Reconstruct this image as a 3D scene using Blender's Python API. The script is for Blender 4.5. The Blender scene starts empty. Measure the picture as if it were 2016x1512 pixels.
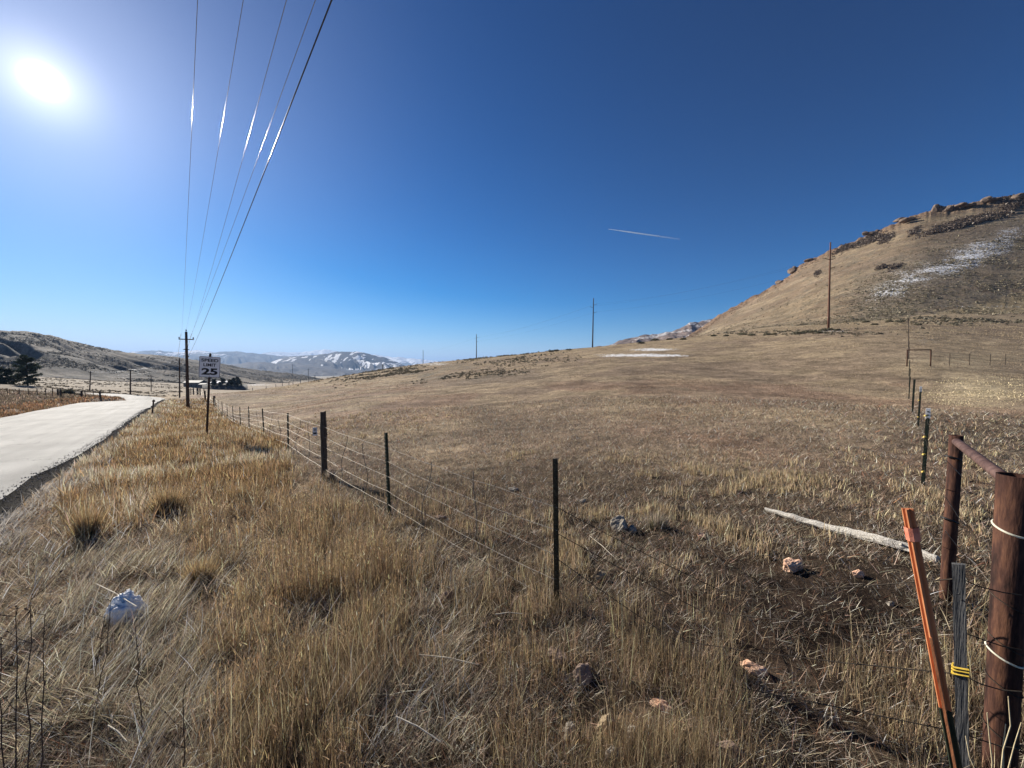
import bpy, math, random
import numpy as np
from mathutils import Vector, Matrix

random.seed(7)
rng = np.random.default_rng(11)
scene = bpy.context.scene
C = scene.collection

# ------------------------------------------------------------------ camera
F = 757.0                                  # focal length in photo pixels (2016 wide)
PITCH = math.radians(2.5)
cam_d = bpy.data.cameras.new('camera')
cam = bpy.data.objects.new('camera', cam_d); C.objects.link(cam)
cam.location = (0, 0, 0)
cam.rotation_euler = (math.pi/2 - PITCH, 0, 0)
cam_d.sensor_width = 36.0
cam_d.lens = F/2016*36
cam_d.clip_start = 0.05
cam_d.clip_end = 150000
scene.camera = cam

# ------------------------------------------------------------------ light
SUNV = Vector((-1.2193, 1.0334, 0.7429)).normalized()
SUN_EL = math.asin(SUNV.z)
SUN_AZ = math.atan2(SUNV.x, SUNV.y)        # from +Y towards +X
world = bpy.data.worlds.new('World'); scene.world = world
world.use_nodes = True
wt = world.node_tree
for n in list(wt.nodes): wt.nodes.remove(n)
sky = wt.nodes.new('ShaderNodeTexSky'); sky.sky_type = 'NISHITA'
sky.sun_disc = False
sky.sun_elevation = SUN_EL
sky.sun_rotation = SUN_AZ
sky.altitude = 2000
sky.air_density = 1.0
sky.dust_density = 0.25
sky.ozone_density = 3.0
hsv = wt.nodes.new('ShaderNodeHueSaturation'); hsv.inputs['Saturation'].default_value = 1.28
bg = wt.nodes.new('ShaderNodeBackground'); bg.inputs['Strength'].default_value = 0.068
# forward-scattered light round the sun (aureole), a function of the angle to the sun only
geo = wt.nodes.new('ShaderNodeTexCoord')
dot = wt.nodes.new('ShaderNodeVectorMath'); dot.operation = 'DOT_PRODUCT'
dot.inputs[1].default_value = SUNV
nrmz = wt.nodes.new('ShaderNodeVectorMath'); nrmz.operation = 'NORMALIZE'
wt.links.new(geo.outputs['Generated'], nrmz.inputs[0]); wt.links.new(nrmz.outputs[0], dot.inputs[0])
def wpow(e, k):
    mx = wt.nodes.new('ShaderNodeMath'); mx.operation = 'MAXIMUM'; mx.inputs[1].default_value = 0
    p = wt.nodes.new('ShaderNodeMath'); p.operation = 'POWER'; p.inputs[1].default_value = e
    m = wt.nodes.new('ShaderNodeMath'); m.operation = 'MULTIPLY'; m.inputs[1].default_value = k
    wt.links.new(dot.outputs['Value'], mx.inputs[0]); wt.links.new(mx.outputs[0], p.inputs[0]); wt.links.new(p.outputs[0], m.inputs[0])
    return m
m1, m2 = wpow(900, 4.5), wpow(80, 2.2)
m3 = wpow(14, 1.5)
m0 = wpow(14000, 80.0)     # the sun's own disc, spread a little by the air
ad = wt.nodes.new('ShaderNodeMath'); ad.operation = 'ADD'; wt.links.new(m1.outputs[0], ad.inputs[0]); wt.links.new(m2.outputs[0], ad.inputs[1])
ad2 = wt.nodes.new('ShaderNodeMath'); ad2.operation = 'ADD'; wt.links.new(ad.outputs[0], ad2.inputs[0]); wt.links.new(m3.outputs[0], ad2.inputs[1])
ad3 = wt.nodes.new('ShaderNodeMath'); ad3.operation = 'ADD'; wt.links.new(ad2.outputs[0], ad3.inputs[0]); wt.links.new(m0.outputs[0], ad3.inputs[1]); ad2 = ad3
aur = wt.nodes.new('ShaderNodeVectorMath'); aur.operation = 'SCALE'; aur.inputs[0].default_value = (1.0, 0.96, 0.87)
wt.links.new(ad2.outputs[0], aur.inputs['Scale'])
sm = wt.nodes.new('ShaderNodeVectorMath'); sm.operation = 'ADD'
ks = wt.nodes.new('ShaderNodeVectorMath'); ks.operation = 'SCALE'; ks.inputs['Scale'].default_value = .16
gm = wt.nodes.new('ShaderNodeGamma'); gm.inputs['Gamma'].default_value = 1.75
kt = wt.nodes.new('ShaderNodeVectorMath'); kt.operation = 'SCALE'; kt.inputs['Scale'].default_value = 1/.16
wt.links.new(sky.outputs[0], ks.inputs[0]); wt.links.new(ks.outputs[0], gm.inputs[0]); wt.links.new(gm.outputs[0], kt.inputs[0])
dk_ = wt.nodes.new('ShaderNodeVectorMath'); dk_.operation = 'MULTIPLY_ADD'; dk_.inputs[1].default_value = (.06,.068,.06); dk_.inputs[2].default_value = (1,1,1)
dv_ = wt.nodes.new('ShaderNodeVectorMath'); dv_.operation = 'DIVIDE'
wt.links.new(kt.outputs[0], dk_.inputs[0]); wt.links.new(kt.outputs[0], dv_.inputs[0]); wt.links.new(dk_.outputs[0], dv_.inputs[1])
wt.links.new(dv_.outputs[0], hsv.inputs['Color']); wt.links.new(hsv.outputs[0], sm.inputs[0]); wt.links.new(aur.outputs[0], sm.inputs[1])
wo = wt.nodes.new('ShaderNodeOutputWorld')
wt.links.new(sm.outputs[0], bg.inputs['Color']); wt.links.new(bg.outputs[0], wo.inputs[0])

sl = bpy.data.lights.new('sunlight', 'SUN'); sl.energy = 5.0; sl.angle = math.radians(0.5); sl.color = (1.0, 0.93, 0.82)
so = bpy.data.objects.new('sunlight', sl); C.objects.link(so)
so.rotation_euler = (-SUNV).to_track_quat('-Z', 'Y').to_euler()
so.location = (0, 0, 50)
scene.view_settings.view_transform = 'Standard'
scene.view_settings.look = 'None'
scene.view_settings.gamma = 1.0
scene.view_settings.exposure = 0.98
scene.cycles.max_bounces = 5
scene.cycles.diffuse_bounces = 2
scene.cycles.volume_bounces = 0
scene.cycles.transparent_max_bounces = 4

# ------------------------------------------------------------------ helpers
cp, sp_ = math.cos(PITCH), math.sin(PITCH)
def ray(u, v):
    a = (np.asarray(u, float)-1008)/F; b = (756-np.asarray(v, float))/F
    Y = cp + b*sp_; Z = -sp_ + b*cp
    return a/Y, Z/Y
def proj(x, y, z):
    d = y*cp - z*sp_; b = y*sp_ + z*cp
    d = np.maximum(d, 1e-3)
    return 1008 + F*x/d, 756 - F*b/d
def P(u, v, Y):
    l, s = ray(u, v); return np.array([float(l*Y), float(Y), float(s*Y)])

def _h(ix, iy, s):
    v = np.sin(ix*127.1 + iy*311.7 + s*74.7)*43758.5453
    return v - np.floor(v)
def vn(x, y, s=0):
    ix, iy = np.floor(x), np.floor(y); fx, fy = x-ix, y-iy
    fx = fx*fx*(3-2*fx); fy = fy*fy*(3-2*fy)
    a, b, c, d = _h(ix, iy, s), _h(ix+1, iy, s), _h(ix, iy+1, s), _h(ix+1, iy+1, s)
    return (a*(1-fx)+b*fx)*(1-fy) + (c*(1-fx)+d*fx)*fy
def fbm(x, y, o=4, s=0, g=0.5):
    t = 0; a = 1; n = 0
    for i in range(o):
        t = t + a*vn(x*2**i + 13.7*i, y*2**i + 7.1*i, s+i); n += a; a *= g
    return t/n
def sst(a, b, x):
    t = np.clip((x-a)/(b-a), 0, 1); return t*t*(3-2*t)

# ------------------------------------------------------------------ terrain function
HAZE = 5.5e-5
H0 = 1.75
ctl = []
def cw(x, y, z): ctl.append((math.atan2(x, y), math.log(math.hypot(x, y)), (z+H0)/math.hypot(x, y)))
def cu(u, v, Y): cw(*P(u, v, Y))
for th in (-80, -55, -25, 0, 25, 55, 80):
    t = math.radians(th)
    cw(.6*math.sin(t), .6*math.cos(t), -H0); cw(1.3*math.sin(t), 1.3*math.cos(t), -H0-.02)
for q in [(.35,2.92,-1.85),(-1.79,5.5,-2.13),(-3.95,8,-2.35),(-6.8,11.5,-2.5),(-10,15.3,-2.85),(-13.4,19.4,-3.3),(-16.6,23.3,-3.7),
          (-20.2,27.6,-4.1),(-24.7,33,-4.5),(-29.6,38.9,-4.85),(-40,51.5,-5.3),(-11.3,14.3,-2.68),
          (-8.2,6.6,-2.42),(-10.4,9.1,-2.7),(-14,13,-2.95),(-19.5,19.5,-3.35),(-25,26,-3.65),(-33.7,36.2,-4.1),(-48,54,-4.75),
          (-14.2,1.3,-2.2),(-20,7.7,-2.7),(-31,20.4,-3.35),(-40,31,-3.8),(-54,48.6,-4.5),
          (-2.2,2.6,-1.92),(-4,3.5,-2.05),
          (2.19,1.65,-1.82),(3.26,2.8,-1.74),(6.6,6.1,-1.9),(12.1,11.4,-1.75),(17.3,16.6,-1.85),(23.9,23,-1.85),(31,30,-.9),(38,37,.15),(70,68,5.5),(102.6,100,10.9),
          (0,5,-2.0),(3,5.5,-1.95),(2,10,-2.15),(5,20,-2.1),(-2,20,-2.6),(10,40,-1.3),(-5,40,-2.6),(18,80,2.0),(26,120,5.4),
          (30,40,-.6),(50,80,4.4),(20,20,-1.9)]: cw(*q)
for q in [(479,771,85),(534,764,120),(590,755,170),(645,748,220),(701,739,270),(751,728,310),(812,720,330),(900,710,320),(940,707,290),
          (1020,699,240),(1100,690,195),(1170,684,165),(1260,674,150),(1360,665,140),(1500,655,120),(1635,646,99),(415,779,62),
          (479,776,150),(479,768,300),(534,770,220),(590,762,300),(645,754,380),(701,746,480),(751,737,560),(833,722,640),(900,717,600),(940,715,550),(1100,702,400),(1170,695,350),
          (1280,688,300),(1400,670,260),
          (15,778.5,65),(100,778.5,65),(55,758.7,100),(0,757,100),(0,749,200),(0,742,330),(82,742,330),(177,771,150),(257,781,115),(298,771,195),(223,751,380),
          (298,761,280),(353,783,87),(322,753,400),(430,765,400),(480,761,450),(530,757,600),(590,752,900),(640,747,1300),(700,740,2600),
          (250,786,82),(300,781,100),(200,777,100),(160,782,70),
          (820,738,30.0 if False else 2600),(950,738,2600),(1200,735,2000),
          (1635,638,150),(1800,618,150),(2016,612,150),(2016,648,92),(2016,722,40),(2016,800,18),(2016,880,10.2),
          (1500,645,200),(2016,600,300),(1700,625,300),(-300,765,60),(-300,752,150),(-300,745,300),(-900,770,60),(-900,750,200),
          (640,800,31),(640,765,80),(2900,900,12),(2900,700,60),(2900,640,120)]: cu(*q)
for th in (-70,-45,-25,-8,10,30,50,70):
    t = math.radians(th)
    for r, z in ((6000,-110),(14000,-150),(30000,-220)): cw(r*math.sin(t), r*math.cos(t), z)
ctl = np.array(ctl)
KT = 2.2
def _phi(d2): return 0.5*d2*np.log(d2+1e-12)
A = np.c_[ctl[:,0]*KT, ctl[:,1]]
D = ((A[:,None]-A[None])**2).sum(-1)
n = len(A)
Mx = np.zeros((n+3, n+3)); Mx[:n,:n] = _phi(D)+np.eye(n)*0.004
Mx[:n,n]=1; Mx[:n,n+1:]=A; Mx[n,:n]=1; Mx[n+1:,:n]=A.T
wts = np.linalg.solve(Mx, np.r_[ctl[:,2], 0,0,0])
TH = np.radians(np.linspace(-76, 76, 230)); LR = np.linspace(math.log(.5), math.log(42000), 330)
tg, lg = np.meshgrid(TH, LR, indexing='ij')
pts = np.c_[tg.ravel()*KT, lg.ravel()]
QG = np.empty(len(pts))
for i in range(0, len(pts), 8000):
    p = pts[i:i+8000]; d2 = ((p[:,None]-A[None])**2).sum(-1)
    QG[i:i+8000] = _phi(d2)@wts[:n] + wts[n] + p@wts[n+1:]
QG = QG.reshape(tg.shape)
def qlook(th, lr):
    i = np.clip((th-TH[0])/(TH[1]-TH[0]), 0, len(TH)-1.001); j = np.clip((lr-LR[0])/(LR[1]-LR[0]), 0, len(LR)-1.001)
    a, b = i.astype(int), j.astype(int); fi, fj = i-a, j-b
    return (QG[a,b]*(1-fi)+QG[a+1,b]*fi)*(1-fj) + (QG[a,b+1]*(1-fi)+QG[a+1,b+1]*fi)*fj

# road: right edge stations (x, y, z), centre line to the left of it
RW = 7.6
dN = np.array([-.758, -.652])
redge = np.array([(23,-30,-1.9),(9.2,-14,-1.85),(-3.05,0,-1.95),(-8.47,6.27,-2.2),(-10.7,8.8,-2.42),(-14.1,12.7,-2.68),(-16.9,16,-2.9),(-19.8,19.3,-3.1),(-25.2,25.4,-3.4),(-34.1,35.9,-3.8),(-48.7,53.6,-4.42)])
cen = [(x+dN[0]*RW/2, y+dN[1]*RW/2, z) for x, y, z in redge]
cen += [(-60,61.5,-5.9),(-69,74,-7.7),(-79,86,-8.5),(-93,96,-7.8),(-112,104,-7.4),(-140,109,-7.5),(-190,113,-8.2),(-300,116,-8.6)]
cen = np.array(cen)
seg = np.r_[0, np.cumsum(np.hypot(*np.diff(cen[:,:2], axis=0).T))]
ss = np.linspace(0, seg[-1], 700)
def smooth(a, k=5):
    for _ in range(k): a[1:-1] = (a[:-2]+a[1:-1]*2+a[2:])/4
    return a
rc = np.c_[[smooth(np.interp(ss, seg, cen[:,k]), 30) for k in range(3)]].T
def road_near(x, y):
    x = np.asarray(x, float).ravel(); y = np.asarray(y, float).ravel()
    dist = np.full(x.shape, 1e9); rz = np.zeros(x.shape)
    msk = np.where((x < 30) & (x > -320) & (y > -40) & (y < 135))[0]
    for i in range(0, len(msk), 20000):
        m = msk[i:i+20000]
        d2 = (x[m][:,None]-rc[None,:,0])**2 + (y[m][:,None]-rc[None,:,1])**2
        k = d2.argmin(1)
        ka = np.clip(k, 1, len(rc)-2)
        tx, ty = rc[ka+1,0]-rc[ka-1,0], rc[ka+1,1]-rc[ka-1,1]; L = np.hypot(tx, ty)
        ex, ey = x[m]-rc[k,0], y[m]-rc[k,1]
        al = (ex*tx+ey*ty)/L
        dist[m] = np.abs((ex*ty-ey*tx)/L)
        far = np.abs(al) > 2.0
        dist[m] = np.where(far, np.sqrt(d2[np.arange(len(m)),k]), dist[m])
        rz[m] = rc[k,2] + al/L*(rc[ka+1,2]-rc[ka-1,2])
    return dist, rz
def zt(x, y, micro=True):
    x = np.asarray(x, float); y = np.asarray(y, float); sh = x.shape
    x = x.ravel(); y = y.ravel()
    r = np.hypot(x, y)+1e-6; th = np.arctan2(x, y)
    fade = 1-sst(math.radians(80), math.radians(140), np.abs(th))
    z = -H0 + r*qlook(th, np.log(r))*fade
    if micro:
        z = z + (fbm(x/2.3, y/2.3, 3, 3)-.5)*0.14*sst(2, 6, r) + (fbm(x/.35, y/.35, 3, 9)-.5)*0.07*(1-sst(30,60,r))
        z = z + (fbm(x/17, y/17, 3, 5)-.5)*0.5*sst(20, 60, r) + (fbm(x/90, y/90, 4, 6)-.5)*3.0*sst(400, 900, r)
    d, rz = road_near(x, y)
    k = 1-sst(RW/2+.35, RW/2+1.9, d)
    z = z*(1-k) + (rz-.16)*k
    return z.reshape(sh)
def gz(x, y): return float(zt(np.array([x]), np.array([y]))[0])
_Ys = np.exp(np.linspace(math.log(.8), math.log(3000), 1600))
def place(u, v):
    """where the ray through a photo pixel meets the ground"""
    l, s = ray(u, v)
    z = zt(l*_Ys, _Ys); hit = np.where(z >= s*_Ys)[0]
    i = hit[0] if len(hit) else len(_Ys)-1
    Y = _Ys[i]; return np.array([float(l*Y), float(Y), float(z[i])])

# ------------------------------------------------------------------ object helpers
def link(o, parent=None):
    C.objects.link(o)
    if parent: o.parent = parent
    return o
def mesh_np(name, verts, faces=None, mat=None, parent=None, smooth_=False, tris=None, quads=None, col=None, attrs=None):
    me = bpy.data.meshes.new(name)
    verts = np.asarray(verts, np.float32)
    loops = []; starts = []; tot = 0
    parts = []
    if quads is not None and len(quads): parts.append(np.asarray(quads, np.int32))
    if tris is not None and len(tris): parts.append(np.asarray(tris, np.int32))
    me.vertices.add(len(verts)); me.vertices.foreach_set('co', verts.ravel())
    nl = sum(p.size for p in parts); me.loops.add(nl)
    me.loops.foreach_set('vertex_index', np.concatenate([p.ravel() for p in parts]))
    st = []
    o = 0
    for p in parts:
        st.append(o + np.arange(len(p))*p.shape[1]); o += p.size
    st = np.concatenate(st).astype(np.int32)
    me.polygons.add(len(st)); me.polygons.foreach_set('loop_start', st)
    if smooth_: me.polygons.foreach_set('use_smooth', np.ones(len(st), bool))
    if col is not None:
        a = me.color_attributes.new('Col', 'FLOAT_COLOR', 'POINT')
        a.data.foreach_set('color', np.c_[col, np.ones(len(col))].astype(np.float32).ravel())
    for k, arr in (attrs or {}).items():
        a = me.attributes.new(k, 'FLOAT', 'POINT'); a.data.foreach_set('value', np.asarray(arr, np.float32))
    me.update(calc_edges=True)
    o = bpy.data.objects.new(name, me)
    if mat: me.materials.append(mat)
    return link(o, parent)

class MB:
    def __init__(s): s.v = []; s.f = []
    def add(s, vs, fs):
        k = len(s.v); s.v += [tuple(map(float, v)) for v in vs]; s.f += [tuple(i+k for i in f) for f in fs]; return s
    def box(s, c, d, rz=0, m=None, taper=1.0):
        hx, hy, hz = d[0]/2, d[1]/2, d[2]/2
        vs = [Vector((x*hx*(taper if z > 0 else 1), y*hy*(taper if z > 0 else 1), z*hz)) for z in (-1, 1) for x, y in ((-1,-1),(1,-1),(1,1),(-1,1))]
        R = Matrix.Rotation(rz, 3, 'Z')
        if m is not None: R = m
        vs = [R@v + Vector(c) for v in vs]
        return s.add(vs, [(3,2,1,0),(4,5,6,7),(0,1,5,4),(1,2,6,5),(2,3,7,6),(3,0,4,7)])
    def tube(s, pts, r, n=8, cap=True):
        pts = [Vector(p) for p in pts]
        if not hasattr(r, '__len__'): r = [r]*len(pts)
        rings = []
        up = None
        for i, p in enumerate(pts):
            t = (pts[min(i+1, len(pts)-1)]-pts[max(i-1, 0)]).normalized()
            if up is None: up = Vector((0,0,1)) if abs(t.z) < .9 else Vector((1,0,0))
            a = t.cross(up)
            if a.length < 1e-4: a = t.orthogonal()
            a.normalize(); b = t.cross(a); up = a.cross(t) if False else up
            rings.append([p + (a*math.cos(2*math.pi*k/n)+b*math.sin(2*math.pi*k/n))*r[i] for k in range(n)])
        vs = [q for R in rings for q in R]; fs = []
        for i in range(len(rings)-1):
            for k in range(n):
                fs.append((i*n+k, i*n+(k+1)%n, (i+1)*n+(k+1)%n, (i+1)*n+k))
        if cap: fs += [tuple(range(n-1,-1,-1)), tuple((len(rings)-1)*n+k for k in range(n))]
        return s.add(vs, fs)
    def build(s, name, mat, parent=None, off=None, smooth_=False):
        me = bpy.data.meshes.new(name)
        vs = s.v
        if off is not None: vs = [(a-off[0], b-off[1], c-off[2]) for a, b, c in vs]
        me.from_pydata(vs, [], s.f); me.update()
        if smooth_:
            for p in me.polygons: p.use_smooth = True
        if mat: me.materials.append(mat)
        return link(bpy.data.objects.new(name, me), parent)

def tag(o, label=None, cat=None, group=None, kind=None):
    if label: o['label'] = label
    if cat: o['category'] = cat
    if group: o['group'] = group
    if kind: o['kind'] = kind
    return o
def thing(name, label, cat, loc=(0,0,0), group=None, rot=(0,0,0)):
    o = bpy.data.objects.new(name, None); C.objects.link(o)
    o.location = tuple(map(float, loc)); o.rotation_euler = rot; o.empty_display_size = .2
    return tag(o, label, cat, group)

# ------------------------------------------------------------------ materials
def new_mat(name):
    m = bpy.data.materials.new(name); m.use_nodes = True; nt = m.node_tree
    for nn in list(nt.nodes): nt.nodes.remove(nn)
    out = nt.nodes.new('ShaderNodeOutputMaterial')
    return m, nt, out
def noise_mat(name, c1, c2, scale=8, rough=.8, metal=0, bump=.3, stretch=(1,1,1), c3=None, detail=6, spec=.3, bscale=None, coat=0):
    m, nt, out = new_mat(name)
    b = nt.nodes.new('ShaderNodeBsdfPrincipled')
    tc = nt.nodes.new('ShaderNodeTexCoord'); mp = nt.nodes.new('ShaderNodeMapping'); mp.inputs['Scale'].default_value = stretch
    no = nt.nodes.new('ShaderNodeTexNoise'); no.inputs['Scale'].default_value = scale; no.inputs['Detail'].default_value = detail
    no.inputs['Roughness'].default_value = .65
    rp = nt.nodes.new('ShaderNodeValToRGB'); e = rp.color_ramp.elements
    e[0].position = .35; e[0].color = (*c1, 1); e[1].position = .65; e[1].color = (*c2, 1)
    if c3: x = rp.color_ramp.elements.new(.5); x.color = (*c3, 1)
    nt.links.new(tc.outputs['Object'], mp.inputs[0]); nt.links.new(mp.outputs[0], no.inputs['Vector'])
    nt.links.new(no.outputs['Fac'], rp.inputs[0]); nt.links.new(rp.outputs[0], b.inputs['Base Color'])
    b.inputs['Roughness'].default_value = rough; b.inputs['Metallic'].default_value = metal
    b.inputs['Specular IOR Level'].default_value = spec
    if bump:
        n2 = nt.nodes.new('ShaderNodeTexNoise'); n2.inputs['Scale'].default_value = bscale or scale*2.5; n2.inputs['Detail'].default_value = 5
        nt.links.new(mp.outputs[0], n2.inputs['Vector'])
        bp = nt.nodes.new('ShaderNodeBump'); bp.inputs['Strength'].default_value = bump; bp.inputs['Distance'].default_value = .02
        nt.links.new(n2.outputs['Fac'], bp.inputs['Height']); nt.links.new(bp.outputs[0], b.inputs['Normal'])
    nt.links.new(b.outputs[0], out.inputs[0])
    return m
def terrain_mat(name, scales, amp=.45, bumpd=.05, bumpscale=9, rough=.95, snowscale=1.0, stretch=(1,1,1)):
    """surface colour per vertex, broken up by several sizes of noise; 'snow' attribute decides where thin snow lies"""
    m, nt, out = new_mat(name)
    b = nt.nodes.new('ShaderNodeBsdfPrincipled'); b.inputs['Roughness'].default_value = rough; b.inputs['Specular IOR Level'].default_value = .1
    at = nt.nodes.new('ShaderNodeAttribute'); at.attribute_name = 'Col'
    tc = nt.nodes.new('ShaderNodeTexCoord')
    mp = nt.nodes.new('ShaderNodeMapping'); mp.inputs['Scale'].default_value = stretch
    nt.links.new(tc.outputs['Object'], mp.inputs[0])
    prev = None
    for s in scales:
        no = nt.nodes.new('ShaderNodeTexNoise'); no.inputs['Scale'].default_value = s; no.inputs['Detail'].default_value = 4; no.inputs['Roughness'].default_value = .6
        nt.links.new(mp.outputs[0], no.inputs['Vector'])
        mr = nt.nodes.new('ShaderNodeMapRange'); mr.inputs['From Min'].default_value = .3; mr.inputs['From Max'].default_value = .7
        mr.inputs['To Min'].default_value = 1-amp; mr.inputs['To Max'].default_value = 1+amp
        nt.links.new(no.outputs['Fac'], mr.inputs['Value'])
        if prev is None: prev = mr.outputs[0]
        else:
            mm = nt.nodes.new('ShaderNodeMath'); mm.operation = 'MULTIPLY'; nt.links.new(prev, mm.inputs[0]); nt.links.new(mr.outputs[0], mm.inputs[1]); prev = mm.outputs[0]
    sc = nt.nodes.new('ShaderNodeVectorMath'); sc.operation = 'SCALE'
    nt.links.new(at.outputs['Color'], sc.inputs[0]); nt.links.new(prev, sc.inputs['Scale'])
    sa = nt.nodes.new('ShaderNodeAttribute'); sa.attribute_name = 'snow'
    sn = nt.nodes.new('ShaderNodeTexNoise'); sn.inputs['Scale'].default_value = snowscale; sn.inputs['Detail'].default_value = 6; sn.inputs['Roughness'].default_value = .7
    nt.links.new(mp.outputs[0], sn.inputs['Vector'])
    s1 = nt.nodes.new('ShaderNodeMath'); s1.operation = 'ADD'; nt.links.new(sn.outputs['Fac'], s1.inputs[0]); nt.links.new(sa.outputs['Fac'], s1.inputs[1])
    s2 = nt.nodes.new('ShaderNodeMapRange'); s2.inputs['From Min'].default_value = 1.0; s2.inputs['From Max'].default_value = 1.06
    nt.links.new(s1.outputs[0], s2.inputs['Value'])
    mx = nt.nodes.new('ShaderNodeMix'); mx.data_type = 'RGBA'
    nt.links.new(s2.outputs[0], mx.inputs['Factor']); nt.links.new(sc.outputs[0], mx.inputs[6]); mx.inputs[7].default_value = (.78,.78,.79,1)
    nt.links.new(mx.outputs[2], b.inputs['Base Color'])
    bn = nt.nodes.new('ShaderNodeTexNoise'); bn.inputs['Scale'].default_value = bumpscale; bn.inputs['Detail'].default_value = 8; bn.inputs['Roughness'].default_value = .7
    nt.links.new(mp.outputs[0], bn.inputs['Vector'])
    bp = nt.nodes.new('ShaderNodeBump'); bp.inputs['Distance'].default_value = bumpd; bp.inputs['Strength'].default_value = 1
    nt.links.new(bn.outputs['Fac'], bp.inputs['Height']); nt.links.new(bp.outputs[0], b.inputs['Normal'])
    nt.links.new(b.outputs[0], out.inputs[0])
    return m
def leaf_mat(name, trans=.35, gloss=.08, rough=.45, colour=None):
    m, nt, out = new_mat(name)
    if colour is None:
        at = nt.nodes.new('ShaderNodeAttribute'); at.attribute_name = 'Col'; co = at.outputs['Color']
    else:
        at = nt.nodes.new('ShaderNodeRGB'); at.outputs[0].default_value = (*colour, 1); co = at.outputs[0]
    d = nt.nodes.new('ShaderNodeBsdfDiffuse'); t = nt.nodes.new('ShaderNodeBsdfTranslucent'); g = nt.nodes.new('ShaderNodeBsdfGlossy')
    g.inputs['Roughness'].default_value = rough; g.inputs['Color'].default_value = (.8,.76,.7,1)
    nt.links.new(co, d.inputs[0]); nt.links.new(co, t.inputs[0])
    a = nt.nodes.new('ShaderNodeMixShader'); a.inputs[0].default_value = trans
    nt.links.new(d.outputs[0], a.inputs[1]); nt.links.new(t.outputs[0], a.inputs[2])
    b = nt.nodes.new('ShaderNodeMixShader'); b.inputs[0].default_value = gloss
    nt.links.new(a.outputs[0], b.inputs[1]); nt.links.new(g.outputs[0], b.inputs[2]); nt.links.new(b.outputs[0], out.inputs[0])
    return m
M_ground = terrain_mat('earth_and_dry_grass', (2.2, 11.0, 0.33, 48.0), amp=.40, bumpd=.08, bumpscale=11, snowscale=1.5)
M_hill = terrain_mat('hillside_grass', (.09, .5, 2.0), amp=.25, bumpd=.5, bumpscale=.8, snowscale=1.3)
M_far = terrain_mat('far_range', (.0012, .006), amp=.25, bumpd=20, bumpscale=.008, snowscale=.006)
M_lefthill = terrain_mat('left_hill_sage', (.03, .12, .5), amp=.42, bumpd=1.2, bumpscale=.25, snowscale=.2)
M_grass = leaf_mat('dry_grass', .30, .02)
M_leaf = leaf_mat('shrub_leaf', .2, .03)
M_rust = noise_mat('rusty_pipe', (.022,.013,.011), (.125,.060,.036), 30, .85, 0, .22, (1,1,.18), c3=(.062,.030,.022), spec=.1)
M_rail = noise_mat('rust_rail', (.07,.038,.032), (.15,.09,.075), 20, .65, .2, .2)
M_steel_dk = noise_mat('dark_steel', (.03,.028,.018), (.09,.075,.045), 20, .6, .5, .1)
M_green_post = noise_mat('green_post', (.015,.03,.02), (.05,.055,.035), 25, .6, .3, .1)
M_orange = noise_mat('orange_paint', (.44,.15,.06), (.60,.25,.11), 18, .55, 0, .15, (1,1,.3), spec=.4)
M_ribbon = noise_mat('pink_tape', (.55,.16,.10), (.75,.28,.18), 30, .5, 0, .1)
M_wood_grey = noise_mat('weathered_grey_wood', (.035,.037,.04), (.13,.125,.12), 6, .85, 0, .6, (14,14,.8))
M_wood_dk = noise_mat('old_post_wood', (.035,.026,.02), (.13,.10,.075), 6, .9, 0, .6, (10,10,.8))
M_pole = noise_mat('pole_wood', (.05,.032,.022), (.12,.08,.055), 4, .85, 0, .2, (6,6,.4))
M_pole_red = noise_mat('pole_wood_red', (.10,.045,.028), (.17,.08,.05), 4, .85, 0, .2, (6,6,.3))
M_pole_grey = noise_mat('pole_wood_distant', (.045,.045,.05), (.08,.075,.075), 4, .85, 0, .2, (6,6,.3))
M_wire = noise_mat('fence_wire', (.14,.12,.10), (.30,.27,.23), 30, .55, .6, 0)
M_barb_dk = noise_mat('dark_wire', (.025,.02,.018), (.08,.065,.05), 30, .85, .1, 0, spec=.1)
M_cable = noise_mat('overhead_wire', (.25,.25,.26), (.4,.4,.42), 5, .22, .9, 0)
M_cable_dk = noise_mat('overhead_cable_black', (.02,.02,.022), (.04,.04,.045), 5, .25, .3, 0, spec=.6)
M_cord = noise_mat('pale_cord', (.6,.56,.42), (.8,.76,.6), 30, .6, 0, .1)
M_yellow = noise_mat('yellow_plastic', (.55,.36,.04), (.8,.55,.08), 30, .5, 0, .05)
M_white = noise_mat('white_paint', (.62,.6,.58), (.8,.79,.77), 20, .6, 0, .05)
M_signface = noise_mat('sign_sheeting', (.84,.83,.83), (.88,.87,.87), 6, .5, 0, .02)
M_black = noise_mat('black_paint', (.012,.012,.013), (.02,.02,.022), 20, .5, 0, 0)
M_snow = noise_mat('old_snow', (.84,.84,.84), (.93,.93,.92), 20, .7, 0, .8, bscale=30)
M_log = noise_mat('bleached_log', (.30,.27,.23), (.66,.62,.55), 7, .85, 0, .7, (1,12,12))
M_rock_o = noise_mat('orange_stone', (.50,.27,.17), (.78,.54,.38), 7, .9, 0, .7)
M_rock_p = noise_mat('pink_stone', (.17,.12,.095), (.36,.26,.20), 7, .9, 0, .7)
M_rock_w = noise_mat('pale_stone', (.18,.155,.125), (.42,.37,.30), 8, .9, 0, .8)
M_rock_t = noise_mat('tan_stone', (.20,.15,.09), (.40,.30,.19), 7, .9, 0, .6)
M_outcrop = noise_mat('outcrop_rock', (.09,.065,.05), (.22,.16,.12), .5, .95, 0, .8, bscale=1.2)
M_bark = noise_mat('bark', (.04,.03,.022), (.09,.07,.05), 8, .9, 0, .4)
M_roof = noise_mat('barn_roof', (.05,.055,.065), (.09,.09,.10), 2, .7, 0, .1)
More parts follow.
